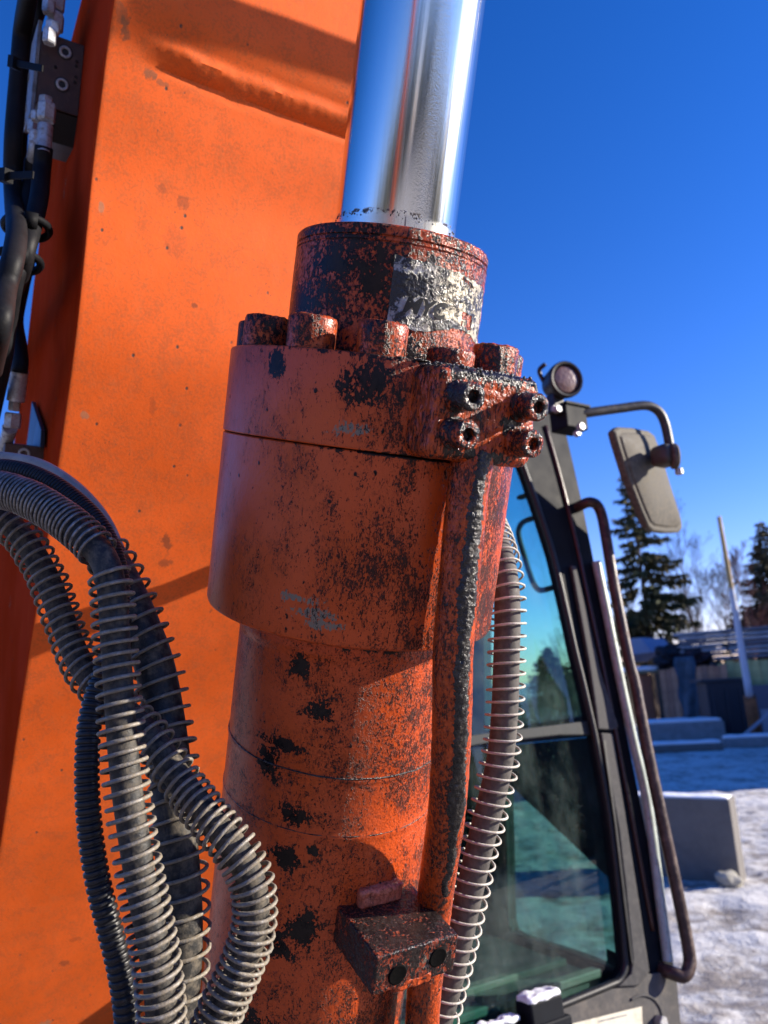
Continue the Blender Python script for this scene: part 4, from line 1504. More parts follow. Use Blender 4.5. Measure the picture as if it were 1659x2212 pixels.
# work light on the cab's corner
lc_ = at(1222, 820, 1.95)
ln_ = (FWD * 0.96 + UP * -0.10 - SIDE * 0.22).normalized()
Ml = z_basis(ln_, lc_) @ Matrix.Diagonal((0.80, 0.80, 0.95, 1))
bm = lathe_bm([(0.012, -0.085), (0.030, -0.080), (0.046, -0.058), (0.053, -0.030), (0.0570, -0.016), (0.0590, -0.006), (0.0590, 0.006), (0.0560, 0.009), (0.0500, 0.008), (0.0460, 0.000), (0.03, -0.003), (0.001, -0.003)], 48, Ml)
WL = obj('work_light', bm, M_black, EXC, auto=45)
WL['label'] = 'round work light above the cab pillar'
lensm = Mat('lens')
lv2 = lensm.coord()
lensm.set(Base_Color=lensm.mix(lensm.noise(lv2, 60, 3), (0.07, 0.040, 0.034), (0.20, 0.11, 0.09)), Roughness=0.35, Metallic=0.0, Normal=lensm.bump(lensm.voro(lv2, 90), 0.0008), Coat_Weight=0.3)
bm = lathe_bm([(0.0465, 0.0012), (0.040, 0.0032), (0.030, 0.0048), (0.016, 0.0060), (0.0005, 0.0064)], 48, Ml)
obj('lens', bm, lensm.m, WL)
bm = tube_bm([at(1192, 870, 1.97), at(1186, 840, 1.98), at(1172, 820, 1.99), at(1165, 800, 1.99), at(1178, 786, 1.98)], 0.006, 8)
obj('bracket', bm, M_black, WL)
bm = box_bm(at(1200, 874, 1.965), SIDE, FWD, UP, 0.035, 0.03, 0.05, 0.003)
obj('bracket', bm, M_black, WL, smooth=False)
obj('hex_bolt', hexnut_bm(0.012, 0.012, z_basis(FWD, at(1196, 884, 1.955))), M_zinc, WL, smooth=False)

# mirror on its arm
MA = at(1228, 908, 1.99)
bm = box_bm(MA, SIDE, FWD, UP, 0.075, 0.06, 0.062, 0.004)
add_box(bm, MA + UP * 0.034 + SIDE * 0.006, SIDE, FWD, UP, 0.085, 0.07, 0.006)
bmesh.ops.recalc_face_normals(bm, faces=bm.faces)
MIR = obj('wing_mirror', bm, M_cab, EXC, smooth=False)
MIR['label'] = 'grey backed wing mirror on a bent arm'
for (px, py, r) in ((1250, 924, .011), (1242, 938, .009), (1200, 886, .010)):
    obj('hex_bolt', hexnut_bm(r, 0.014, z_basis(FWD, at(px, py, 1.95))), M_zinc, MIR, smooth=False)
bm = tube_bm([at(*p) for p in [(1240, 897, 1.99), (1275, 891, 2.0), (1340, 882, 2.03), (1388, 876, 2.05), (1410, 880, 2.06), (1426, 893, 2.065), (1436, 915, 2.065), (1443, 945, 2.06), (1450, 985, 2.05)]], 0.0125, 16)
obj('mirror_arm', bm, flat('arm_paint', (0.030, 0.029, 0.030), 0.4, dust=(0.14, 0.12, 0.10), dust_amt=0.12), MIR)
mn = (FWD * 0.62 + SIDE * 0.55 + V((0, -0.45, 0)) - UP * 0.05).normalized()
P_M = at(1408, 1040, 2.08)
outl = [(1328, 930), (1337, 922), (1370, 924), (1404, 931), (1414, 939), (1424, 966), (1448, 1046), (1474, 1128), (1475, 1142), (1468, 1150), (1440, 1151), (1412, 1147), (1402, 1138), (1388, 1106), (1356, 1024), (1333, 950)]
pts = [on_plane(x_, y_, P_M, mn) for x_, y_ in outl]
cen = sum(pts, V((0, 0, 0))) / len(pts)
bm = bmesh.new()
rings = []
for (k, off) in ((0.97, -0.022), (1.0, -0.017), (1.0, -0.004), (0.97, 0.0), (0.90, 0.001), (0.86, 0.006), (0.70, 0.012), (0.40, 0.017), (0.12, 0.018)):
    rings.append([bm.verts.new(cen + (p - cen) * k + mn * off) for p in pts])
for i in range(len(rings) - 1):
    for k in range(len(pts)):
        bm.faces.new((rings[i][k], rings[i][(k + 1) % len(pts)], rings[i + 1][(k + 1) % len(pts)], rings[i + 1][k]))
bm.faces.new(rings[0][::-1])
bm.faces.new(rings[-1])
bmesh.ops.recalc_face_normals(bm, faces=bm.faces)
obj('mirror_shell', bm, M_mirr, MIR, auto=25)
bm = bmesh.new()
f0 = [bm.verts.new(cen + (p - cen) * 0.93 - mn * 0.0225) for p in pts]
f1 = [bm.verts.new(cen + (p - cen) * 0.93 - mn * 0.0245) for p in pts]
bm.faces.new(f0)
bm.faces.new(f1[::-1])
for i in range(len(pts)):
    bm.faces.new((f0[i], f1[i], f1[(i + 1) % len(pts)], f0[(i + 1) % len(pts)]))
bmesh.ops.recalc_face_normals(bm, faces=bm.faces)
obj('mirror_glass', bm, flat('mirror_silver', (0.8, 0.8, 0.8), 0.15, 1.0, 0.0), MIR, smooth=False)
kc = at(1436, 985, 2.0)
bm = round_box(0.062, 0.06, 0.056, 0.018, 8, basis(SIDE, FWD, UP, kc))
obj('clamp', bm, flat('clamp_plastic', (0.055, 0.05, 0.043), 0.5), MIR)
bm = lathe_bm([(0.001, 0.0), (0.030, 0.0), (0.0335, -0.004), (0.0335, -0.014), (0.028, -0.018)], 32, z_basis((SIDE * 0.8 + FWD * 0.6), at(1463, 985, 1.985)))
obj('clamp_knob', bm, M_mirr, MIR, auto=40)
obj('hex_bolt', hexnut_bm(0.010, 0.016, z_basis(-UP, at(1466, 1012, 1.985))), M_zinc, MIR, smooth=False)
bm = tube_bm([kc, on_plane(1418, 985, P_M, mn), on_plane(1410, 985, P_M, mn)], 0.022, 14, smooth=False)
obj('mirror_neck', bm, M_black, MIR)

# ledge block with a cap of snow under the windscreen, decal, recess
lb = PF(1168, 2190, 0.05)
obj('ledge_block', box_bm(lb, SIDE, N_FR, U_FR, 0.085, 0.05, 0.060, 0.004), M_cab, CAB, smooth=False)
bm = round_box(0.082, 0.048, 0.014, 0.006, 14, basis(SIDE, N_FR, U_FR, lb + U_FR * 0.033), crust=0.003, cs=60)
tag(obj('snow_cap', bm, M_snow_l, CAB), 'small cap of snow on the ledge block')
lb2 = PF(1150, 2240, 0.05)
obj('ledge', box_bm(lb2, SIDE, N_FR, U_FR, 0.17, 0.06, 0.05, 0.004), M_cab, CAB, smooth=False)
lb3 = PF(1060, 2214, 0.045)
bm = round_box(0.13, 0.03, 0.012, 0.005, 18, basis(SIDE, N_FR, U_FR, lb3), crust=0.005, cs=70)
obj('snow_cap', bm, M_snow_l, CAB)
dm = Mat('decal_vinyl')
dv = dm.coord()
dm.set(Base_Color=dm.mix(dm.step(dm.noise(dv, 40, 4), 0.4, 0.75), (0.62, 0.58, 0.46), (0.46, 0.42, 0.33)), Roughness=0.5)
DC = obj('decal', prism_bm([PF(*p, 0.0105) for p in [(1225, 2214), (1386, 2174), (1392, 2300), (1230, 2330)]], N_FR * 0.0006), dm.m, CAB, smooth=False)
bm = bmesh.new()
x_ = 1292.0
while x_ < 1352:
    wd_ = random.uniform(2, 4.5)
    y_ = 2209 - (x_ - 1292) * 0.24
    q = [PF(x_, y_, 0.0113), PF(x_ + wd_, y_ - wd_ * 0.24, 0.0113), PF(x_ + wd_, y_ - wd_ * 0.24 - 3.6, 0.0113), PF(x_, y_ - 3.6, 0.0113)]
    bm.faces.new([bm.verts.new(p) for p in q])
    x_ += wd_ + random.uniform(0.6, 1.6)
bmesh.ops.recalc_face_normals(bm, faces=bm.faces)
obj('print_line', bm, flat('print_ink', (0.10, 0.11, 0.14), 0.6), DC, smooth=False)
bm = tube_bm([PF(*p, 0.010) for p in [(1362, 2160), (1385, 2150), (1408, 2156), (1424, 2176), (1432, 2210), (1436, 2280)]], 0.0035, 8)
obj('panel_lip', bm, M_mould, CAB)
obj('hex_bolt', hexnut_bm(0.014, 0.02, z_basis(N_FR, PF(1420, 2206, 0.01))), M_zinc, CAB, smooth=False)
# body under the cab, tracks: carries the machine on the ground
bb = P_FR + BK * 0.7 - SIDE * 0.55
bm = box_bm(V((bb.x, bb.y, 0.92)), SIDE, FWD, UP, 1.30, 1.9, 0.26, 0.03)
obj('turntable', bm, M_cabg, EXC, smooth=False)
for sx in (-1.05, 0.25):
    tc_ = P_FR + BK * 0.75 + SIDE * (sx - 0.15)
    bm = round_box(0.45, 3.0, 0.72, 0.34, 10, basis(SIDE, FWD, UP, V((tc_.x, tc_.y, 0.36))))
    obj('track', bm, M_black, EXC)

# ------------------------------------------------------------------ ground
gm = Mat('trodden_snow')
gv = gm.coord(kind='Object')
g1 = gm.noise(gv, 0.9, 6, 0.65)
g2 = gm.noise(gv, 6.0, 6, 0.7)
g3 = gm.noise(gv, 34.0, 4, 0.7)
geo = gm.n('ShaderNodeNewGeometry')
gx, gy, gz = gm.sep(geo.outputs['Position'])
low = gm.math('ADD', gm.math('MULTIPLY', gz, -4.5), gm.math('MULTIPLY_ADD', g2, 1.1, gm.math('MULTIPLY', g1, 0.5)))
rad_ = gm.n('ShaderNodeVectorMath', operation='LENGTH')
gm.l(geo.outputs['Position'], rad_.inputs[0])
bounce_cut = gm.step(rad_.outputs['Value'], 6.5, 3.0)       # unseen ground near the camera, darkened to cut bounce light onto the cylinder
dirt_and_cut = gm.step(gm.math('MULTIPLY_ADD', bounce_cut, 0.9, low), 0.66, 1.0)
gr_ = gm.math('MULTIPLY', gm.step(g3, 0.60, 0.72), 0.6)
sn = gm.mix(g2, (0.50, 0.48, 0.45), (0.82, 0.80, 0.77))
sn = gm.mix(gr_, sn, (0.30, 0.28, 0.26))
sn = gm.mix(gm.math('MULTIPLY', dirt_and_cut, 0.85), sn, gm.mix(g3, (0.10, 0.075, 0.055), (0.24, 0.19, 0.15)))
gm.set(Base_Color=sn, Roughness=0.75, Normal=gm.bump(gm.math('MULTIPLY_ADD', g3, 0.35, g2), 0.05))
M_ground = gm.m


def gh(x, y):
    p = V((x, y, 0))
    d = math.hypot(x, y)
    k = max(0.0, min(1.0, (40 - d) / 20))
    h = 0.022 * noise.fractal(p * 1.6, 1.0, 2.0, 4) + 0.016 * noise.fractal(V((x * 0.8, y * 4.2, 2)), 1.0, 2.0, 3)
    h += 0.024 * noise.fractal(V((x * 3.1, y * 5.0, 5)), 1.0, 2.0, 4) + 0.026 * abs(noise.noise(V((x * 6.5, y * 7.5, 1))))
    rut = math.sin(y * 5.2 + 1.5 * noise.noise(p * 0.5)) * max(0, noise.noise(V((x * 0.3, y * 0.6, 9)))) * 0.05
    return (h + rut) * k


def lines(a_, b_, fine0, fine1, step, grow=1.16):
    out = [fine0]
    while out[-1] < fine1:
        out.append(out[-1] + step)
    s = step
    while out[-1] < b_:
        s *= grow
        out.append(out[-1] + s)
    s = step
    lo = [fine0]
    while lo[-1] > a_:
        s *= grow
        lo.append(lo[-1] - s)
    return sorted(set(lo + out))


xs = lines(-900, 900, 0.5, 9.5, 0.055)
ys = lines(-900, 1500, 4.0, 16.0, 0.06)
bm = bmesh.new()
gvs = [[bm.verts.new((x, y, gh(x, y))) for y in ys] for x in xs]
for i in range(len(xs) - 1):
    for j in range(len(ys) - 1):
        bm.faces.new((gvs[i][j], gvs[i + 1][j], gvs[i + 1][j + 1], gvs[i][j + 1]))
g_o = obj('ground', bm, M_ground, None, center=False)
tag(g_o, 'trampled snow over gravel', kind='structure')

# ------------------------------------------------------------------ yard
M_conc = flat('concrete', (0.135, 0.124, 0.116), 0.85, 0.0, 0.12, 5, dust=(0.15, 0.14, 0.13), dust_amt=0.25, bump=0.004, bscale=30)
M_concd = flat('dark_concrete', (0.22, 0.225, 0.23), 0.9, 0.0, 0.15, 5, dust=(0.22, 0.21, 0.20), dust_amt=0.15, bump=0.004, bscale=30)
M_snow = flat('snow_cover', (0.80, 0.81, 0.84), 0.8, 0.0, 0.04, 6, bump=0.02, bscale=8)


def upright(px, py, z=0.0):
    return on_ground(px, py, z)


# near concrete slab
b0 = on_ground(1601, 1911)
b0 = b0 - V((0.83, -0.56, 0)).normalized() * 1.35
b1 = on_ground(1601, 1911)
bx_ = (b1 - b0)
bx_.z = 0
L = bx_.length
bx_.normalize()
by_ = V((-bx_.y, bx_.x, 0))
hs = 0.80
cc = (b0 + b1) / 2 + by_ * 0.14 + UP * (hs / 2 - 0.03)
bm = box_bm(cc, bx_, by_, UP, L, 0.28, hs, 0.012)
SL = obj('concrete_block', bm, M_conc, None, smooth=False)
tag(SL, 'grey concrete block standing on the snow beside the grab rail', 'concrete block')
bm = round_box(L - 0.04, 0.25, 0.024, 0.010, 16, basis(bx_, by_, UP, cc + UP * (hs / 2 + 0.008)), crust=0.006, cs=6)
tag(obj('snow_cover', bm, M_snow, SL))
# stones
bm = bmesh.new()
bmesh.ops.create_icosphere(bm, subdivisions=3, radius=1, matrix=Matrix.Identity(4))
sp_ = on_ground(1578, 1918)
for v in bm.verts:
    f_ = 1 + 0.35 * noise.noise(v.co * 1.4 + V((4, 1, 2)))
    v.co = V((v.co.x * 0.12 * f_, v.co.y * 0.09 * f_, v.co.z * 0.085 * f_ + 0.03 * (1 - v.co.x)))
bm.transform(Matrix.Translation(sp_ + UP * 0.04))
st_ = obj('stone', bm, flat('stone_skin', (0.34, 0.32, 0.27), 0.9, 0, 0.2, 20, bump=0.01, bscale=60), None, auto=30)
tag(st_, 'pale lump of broken stone at the foot of the concrete block', 'stone')


def block_far(px0, px1, pyb, h, dep, mat, name, label, cat, snow=True, group=None, bevel=0.05):
    a_, b_ = on_ground(px0, pyb), on_ground(px1, pyb - (px1 - px0) * 0.045)
    d = b_ - a_
    d.z = 0
    L = d.length
    d.normalize()
    q = V((-d.y, d.x, 0))
    c = (a_ + b_) / 2 + q * dep / 2 + UP * h / 2
    o = obj(name, box_bm(c, d, q, UP, L, dep, h, bevel), mat, None, smooth=False)
    tag(o, label, cat, group)
    if snow:
        s = obj('snow_cover', round_box(L - 0.1, dep - 0.1, 0.10, 0.045, 12, basis(d, q, UP, c + UP * (h / 2 + 0.03)), crust=0.02, cs=3), M_snow, o)
    return o, c, d, q


DF = 24.0
block_far(1395, 1572, 1612, 0.62, 1.0, M_concd, 'concrete_barrier', 'long low concrete barrier under snow in front of the plank wall', 'barrier', True)
block_far(1380, 1566, 1630, 0.20, 0.35, M_conc, 'kerb_beam', 'snow covered beam lying on the yard before the barrier', 'beam', True, group='beams along the yard')
block_far(1566, 1790, 1618, 0.26, 0.35, M_concd, 'kerb_beam', 'dark beam at the right edge of the yard', 'beam', True, group='beams along the yard')


def yard_frame(px0, px1, py, back=0.0):
    a_, b_ = on_ground(px0, py), on_ground(px1, py)
    a_ += V((0, back, 0))
    b_ += V((0, back, 0))
    d = (b_ - a_)
    d.z = 0
    L = d.length
    d.normalize()
    return a_, d, V((-d.y, d.x, 0)), L


# vertical plank wall; every board is a part
def plank_wall(px0, px1, pyb, ptop, cols, name, label, bw_=0.19, back=0.0):
    a_, d, q, L = yard_frame(px0, px1, pyb, back)
    dist = (a_ + d * L / 2 - CAM).dot(CF)
    h = (on_plane((px0 + px1) / 2, ptop, a_, q)).z
    c = a_ + d * L / 2
    root = empty(name, V((c.x, c.y, 0)), label, 'plank wall')
    mats = [flat('board_%d' % i, c_, 0.8, 0, 0.2, 4) for i, c_ in enumerate(cols)]
    n = max(1, int(L / bw_))
    obj('cross_rail', box_bm(c + UP * h * 0.7 + q * 0.06, d, q, UP, L, 0.05, 0.12), mats[0], root, smooth=False)
    obj('cross_rail', box_bm(c + UP * h * 0.25 + q * 0.06, d, q, UP, L, 0.05, 0.12), mats[0], root, smooth=False)
    for i in range(n):
        hh = h + random.uniform(-0.03, 0.04)
        obj('plank', box_bm(a_ + d * (L * (i + 0.5) / n) + UP * hh / 2 + q * random.uniform(-0.012, 0.012), d, q, UP, L / n - 0.012, 0.03, hh), mats[i % len(mats)], root, smooth=False)
    return root, a_, d, q, L, h


W1 = plank_wall(1442, 1592, 1592, 1440, [(0.36, 0.19, 0.115), (0.30, 0.155, 0.10), (0.40, 0.22, 0.14), (0.27, 0.15, 0.105)], 'plank_wall', 'brown wall of upright boards behind the concrete barrier')
W2 = plank_wall(1584, 1760, 1590, 1424, [(0.44, 0.43, 0.19), (0.38, 0.39, 0.18)], 'panel_wall', 'yellow green boarded panel right of the brown wall', 0.26, 0.4)
# dark skip in front of the walls
o, c, d, q = block_far(1542, 1626, 1602, 1.72, 1.0, flat('skip_paint', (0.020, 0.022, 0.032), 0.6), 'dark_container', 'dark navy container in front of the boarded panels', 'container', False, bevel=0.03)
obj('container_lid', box_bm(c + UP * 0.90, d, q, UP, 1.45, 1.1, 0.08, 0.02), flat('lid_paint', (0.035, 0.035, 0.045), 0.6), o, smooth=False)
for k in (-0.4, 0.0, 0.4):
    obj('container_rib', box_bm(c - q * 0.52 + d * k - UP * 0.05, d, q, UP, 0.06, 0.05, 1.4), flat('rib_paint', (0.028, 0.030, 0.042), 0.6), o, smooth=False)
# grey sheet leaning at the far right
o, c, d, q = block_far(1632, 1720, 1598, 1.55, 0.5, flat('cabinet_paint', (0.10, 0.11, 0.15), 0.6), 'cabinet', 'slate grey cabinet at the right edge of the yard', 'cabinet', False, bevel=0.03)
obj('cabinet_door', box_bm(c - q * 0.26 - UP * 0.32, d, q, UP, 0.62, 0.03, 0.8, 0.01), flat('cabinet_door_paint', (0.26, 0.30, 0.36), 0.6), o, smooth=False)
# hanging blue tarp strip on the plank wall
_, a_, d, q, L, h = W1
pts = []
bm = bmesh.new()
rows = []
for j in range(15):
    row = []
    for i in range(9):
        u_ = i / 8
        p = a_ + d * (L * 0.42 + (u_ - 0.5) * (0.62 + 0.1 * math.sin(j))) + UP * (h * 1.16 - j * h * 0.072) - q * (0.10 + 0.05 * math.sin(u_ * 9 + j * 0.4))
        row.append(bm.verts.new(p))
    rows.append(row)
for j in range(14):
    for i in range(8):
        bm.faces.new((rows[j][i], rows[j][i + 1], rows[j + 1][i + 1], rows[j + 1][i]))
ext = bmesh.ops.solidify(bm, geom=bm.faces[:], thickness=0.02)
bmesh.ops.recalc_face_normals(bm, faces=bm.faces)
tag(obj('tarpaulin', bm, flat('tarp_blue', (0.09, 0.15, 0.21), 0.5, 0, 0.3, 3), None), 'blue grey tarpaulin hanging down the brown plank wall', 'tarpaulin')
# post box with snow on top
o, c, d, q = block_far(1400, 1424, 1590, 2.05, 0.5, flat('post_paint', (0.30, 0.10, 0.05), 0.7), 'wooden_post', 'thick red brown post under a snowy cap left of the plank wall', 'post', False)
obj('post_cap', box_bm(c + UP * 1.10 - d * 0.12, d, q, UP, 1.1, 0.8, 0.10, 0.02), flat('cap_wood', (0.2, 0.17, 0.10), 0.8), o, smooth=False)
obj('snow_cover', round_box(1.12, 0.8, 0.16, 0.06, 10, basis(d, q, UP, c + UP * 1.22 - d * 0.12), crust=0.02, cs=3), M_snow, o)
# bundle of pipes standing at the far left of the yard
# stack of long boards on a rack behind
a_, d, q, L = yard_frame(1520, 1800, 1590, 1.6)
root = empty('board_stack', a_ + d * L / 2, 'blue grey stack of long boards on a rack above the panel wall', 'board stack')
zs0 = on_plane(1580, 1425, a_, q).z
zs1 = on_plane(1580, 1358, a_, q).z
nb2 = 7
mats = [flat('stack_%d' % i, c_, 0.8, 0, 0.2, 3) for i, c_ in enumerate(((0.24, 0.27, 0.31), (0.13, 0.14, 0.17), (0.32, 0.33, 0.36)))]
for k in range(nb2):
    zz = zs0 + (zs1 - zs0) * (k + 0.5) / nb2
    for s_ in range(2):
        obj('board', box_bm(a_ + d * (L * (0.28 + 0.46 * s_) + random.uniform(-0.1, 0.2)) + UP * zz, d, q, UP, L * 0.44, 1.0, (zs1 - zs0) / nb2 * 0.66), mats[(k + s_) % 3], root, smooth=False)
for k in (0.08, 0.36, 0.64, 0.92):
    obj('rack_post', box_bm(a_ + d * L * k + UP * zs0 / 2, d, q, UP, 0.12, 0.9, zs0), mats[1], root, smooth=False)
# dark heaps over the plank wall
def heap(px0, px1, pyb, ptop, back, mat, name, label, cat, seed, snow=None):
    a_, d, q, L = yard_frame(px0, px1, 1590, back)
    z0 = on_plane((px0 + px1) / 2, pyb, a_, q).z
    z1 = on_plane((px0 + px1) / 2, ptop, a_, q).z
    bm = bmesh.new()
    bmesh.ops.create_icosphere(bm, subdivisions=4, radius=1)
    for v in bm.verts:
        f_ = 1 + 0.45 * noise.fractal(v.co * 1.7 + V((seed, 0, 0)), 1.0, 2.0, 4)
        v.co = V((v.co.x * f_ * L * 0.5, v.co.y * f_ * 0.7, v.co.z * f_ * (z1 - z0) * 0.55))
    c = a_ + d * L / 2 + UP * (z0 + z1) / 2
    bm.transform(basis(d, q, UP, c))
    o = obj(name, bm, mat, None, auto=40)
    tag(o, label, cat)
    # carried by posts
    bm = box_bm(V((c.x, c.y, z0 / 2 + 0.02)), d, q, UP, L * 0.7, 0.6, z0 + 0.04)
    obj('trestle', bm, M_black, o, smooth=False)
    return o


heap(1455, 1520, 1440, 1395, 0.9, flat('heap_dark', (0.018, 0.018, 0.024), 0.8, 0, 0.5, 3), 'scrap_heap', 'dark heap of scrap showing over the left of the plank wall', 'heap', 3)
heap(1520, 1590, 1436, 1400, 1.0, flat('heap_red', (0.035, 0.018, 0.022), 0.8, 0, 0.6, 3), 'scrap_heap', 'dark reddish heap of scrap showing over the right of the plank wall', 'heap', 8)
# light tarp tent
a_, d, q, L = yard_frame(1408, 1475, 1590, 2.4)
zr, ze = on_plane(1445, 1372, a_, q).z, on_plane(1445, 1424, a_, q).z
bm = prism_bm([a_ + UP * ze, a_ + d * L * 0.42 + UP * zr, a_ + d * L * 0.78 + UP * zr, a_ + d * L * 1.12 + UP * (ze + 0.35 * (zr - ze)), a_ + d * L * 0.5 + UP * (ze + 0.3 * (zr - ze))], q * 2.2)
o = obj('tent_roof', bm, flat('tent_sheet', (0.20, 0.25, 0.36), 0.7), None, smooth=False)
tag(o, 'pale blue sheet roof above the plank wall', 'shelter')
for k in (0.1, 0.95):
    obj('tent_pole', box_bm(a_ + d * L * k + UP * ze / 2 + q * 0.6, d, q, UP, 0.08, 0.08, ze + 0.1), M_black, o, smooth=False)
# leaning pole
pa = on_ground(1636, 1602)
dd = (pa - CAM).dot(CF)
pb = at(1553, 1116, dd * 0.97)
pmid = pa.lerp(pb, 0.20)
pm = Mat('pole_paint')
px_, py_, pz_ = pm.sep(pm.coord())
pn = pm.noise(pm.coord(), 3.0, 4, 0.7)
pm.set(Base_Color=pm.mix(pm.step(pm.math('MULTIPLY_ADD', pz_, 0.30, pn), 0.55, 0.68), (0.55, 0.58, 0.66), (0.45, 0.30, 0.12)), Roughness=0.6)
bm = bmesh.new()
tube(bm, [pmid.lerp(pb, k / 10) for k in range(11)], 0.09, 12, rfun=lambda s: 0.105 - 0.05 * s)
bmesh.ops.recalc_face_normals(bm, faces=bm.faces)
PO = obj('pole', bm, pm.m, None)
tag(PO, 'tall leaning pale pole with flaking yellow paint', 'pole')
bm = bmesh.new()
tube(bm, [pa, pa.lerp(pmid, 0.5), pmid.lerp(pb, 0.01)], 0.17, 12)
bmesh.ops.recalc_face_normals(bm, faces=bm.faces)
obj('pole_base', bm, flat('rust', (0.20, 0.075, 0.03), 0.8, 0, 0.4, 4), PO)
bm = bmesh.new()
tube(bm, [on_ground(1590, 1612) + UP * 0.1, pmid + V((1.2, -0.2, 0.1))], 0.05, 8)
bmesh.ops.recalc_face_normals(bm, faces=bm.faces)
obj('pole_stay', bm, flat('stay_paint', (0.25, 0.28, 0.34), 0.6), PO)

# ------------------------------------------------------------------ trees
def needle_mat(name, a_, b_):
    M_ = Mat(name)
    v = M_.coord()
    M_.set(Base_Color=M_.mix(M_.step(M_.noise(v, 0.9, 4, 0.7), 0.35, 0.7), a_, b_), Roughness=0.75, Specular_IOR_Level=0.2)
    return M_.m


M_bark = flat('bark', (0.075, 0.055, 0.042), 0.9, 0, 0.3, 3)
M_need = needle_mat('spruce_needles', (0.030, 0.044, 0.018), (0.105, 0.080, 0.034))
M_need2 = needle_mat('brown_spruce_needles', (0.042, 0.045, 0.022), (0.14, 0.10, 0.05))


def spruce(base, h, rad, label, seed, mat=M_need, sparse=1.0, clear=0.08, group=None, cards=14, lean=0.0):
    rng = random.Random(seed)
    root = empty('spruce_tree', base, label, 'tree', group)
    bm = bmesh.new()
    tp = [base + V((lean * h * k * k + 0.06 * math.sin(k * 5 + seed), 0.05 * math.cos(k * 4), h * k)) for k in [i / 10 for i in range(11)]]
    tube(bm, tp, 0.2, 9, rfun=lambda s: max(0.02, h * 0.016 * (1 - s) + 0.01))
    bmesh.ops.recalc_face_normals(bm, faces=bm.faces)
    obj('trunk', bm, M_bark, root)
    bm = bmesh.new()
    bmb = bmesh.new()
    z = clear
    while z < 0.985:
        prof = (1 - z) ** 0.85 * min(1.0, 0.55 + (z - clear) * 3.0) if z > clear else 0.4
        nb = max(3, int(7 * sparse))
        for k in range(nb):
            if rng.random() > 0.86 * sparse + 0.1:
                continue
            an = rng.uniform(0, 2 * math.pi)
            Lb = rad * prof * rng.uniform(0.55, 1.15) + 0.12
            s0 = z * 10
            i0 = min(9, int(s0))
            p0 = tp[i0].lerp(tp[i0 + 1], s0 - i0)
            dirh = V((math.cos(an), math.sin(an), 0))
            droop = 0.30 + 0.30 * (1 - z)
            pts = []
            for q in range(6):
                s = q / 5
                pts.append(p0 + dirh * (Lb * s) + UP * (Lb * (0.10 * s - droop * s + 0.42 * droop * s ** 3)))
            tube(bmb, pts, 0.02, 4, cap=False, rfun=lambda s: 0.006 + 0.012 * Lb * (1 - s) * 0.6)
            # sprays of twigs hanging from the bough
            nt = int(cards * Lb / 1.2) + 5
            side = V((-dirh.y, dirh.x, 0))
            for q in range(nt):
                s = rng.uniform(0.12, 1.02)
                j = min(4, int(s * 5))
                pp_ = pts[j].lerp(pts[j + 1], min(1.0, s * 5 - j))
                sd = rng.choice((-1, 1))
                Lt = (0.22 + 0.30 * Lb * (1 - s * 0.6) * 0.6) * rng.uniform(0.5, 1.2)
                tdir = (side * sd * rng.uniform(0.3, 1.0) + dirh * rng.uniform(0.2, 0.9) + UP * rng.uniform(-0.9, 0.15)).normalized()
                wv = tdir.cross(UP if abs(tdir.z) < 0.9 else dirh).normalized()
                if rng.random() < 0.5:
                    wv = tdir.cross(wv)
                wd = Lt * rng.uniform(0.13, 0.26)
                e = pp_ + tdir * Lt + UP * (-Lt * 0.25)
                mid = pp_ + tdir * Lt * 0.5
                vs_ = [bm.verts.new(pp_), bm.verts.new(mid + wv * wd), bm.verts.new(e), bm.verts.new(mid - wv * wd)]
                bm.faces.new(vs_)
        z += 0.021 + 0.016 * (1 - z)
    crown = obj('crown', bm, mat, root, smooth=False)
    crown['kind'] = 'stuff'
    obj('boughs', bmb, M_bark, root)['kind'] = 'stuff'
    return root


def bare_tree(base, h, label, seed, group=None, spread=0.42, mat=None, r0=None):
    rng = random.Random(seed)
    root = empty('bare_tree', base, label, 'tree', group)
    bmt = bmesh.new()
    bmc = bmesh.new()
    n_br = [0]

    def grow(p, d, L, r, lvl):
        n_br[0] += 1
        pts = [p.copy()]
        dd_ = d.copy()
        steps = 5 if lvl < 2 else 3
        for i in range(steps):
            dd_ = (dd_ + V((rng.gauss(0, .10), rng.gauss(0, .10), 0.10 if lvl else 0.02))).normalized()
            pts.append(pts[-1] + dd_ * L / steps)
        tube(bmt if lvl == 0 else bmc, pts, r, 7 if lvl == 0 else (5 if lvl == 1 else 3), cap=False, rfun=lambda s: max(0.0045, r * (1 - s * (0.75 if lvl else 0.9))))
        if lvl >= 4:
            return
        nk = (16, 8, 6, 3)[lvl]
        for i in range(nk):
            s = rng.uniform(0.28 if lvl == 0 else 0.15, 1.0)
            j = min(steps - 1, int(s * steps))
            q = pts[j].lerp(pts[j + 1], s * steps - j)
            base_d = (pts[j + 1] - pts[j]).normalized()
            an = rng.uniform(0, 2 * math.pi)
            o_ = base_d.orthogonal().normalized()
            o_ = (Matrix.Rotation(an, 3, base_d) @ o_)
            nd_ = (base_d * rng.uniform(0.8, 1.2) + o_ * rng.uniform(spread * 0.8, spread * 1.7)).normalized()
            grow(q, nd_, L * (0.46 if lvl == 0 else 0.55) * (1.15 - 0.6 * s) * rng.uniform(0.7, 1.15), max(0.006, r * (1 - s * 0.8) * 0.45), lvl + 1)
    grow(base, V((0, 0, 1)), h, r0 or h * 0.012, 0)
    obj('trunk', bmt, mat or M_bark, root)
    obj('branches', bmc, mat or M_bark, root, smooth=False)['kind'] = 'stuff'
    return root


def base_at(px, dist, py=1500):
    p = at(px, py, dist)
    return V((p.x, p.y, 0.0))


M_birch = flat('birch_bark', (0.095, 0.07, 0.06), 0.85, 0, 0.3, 2)


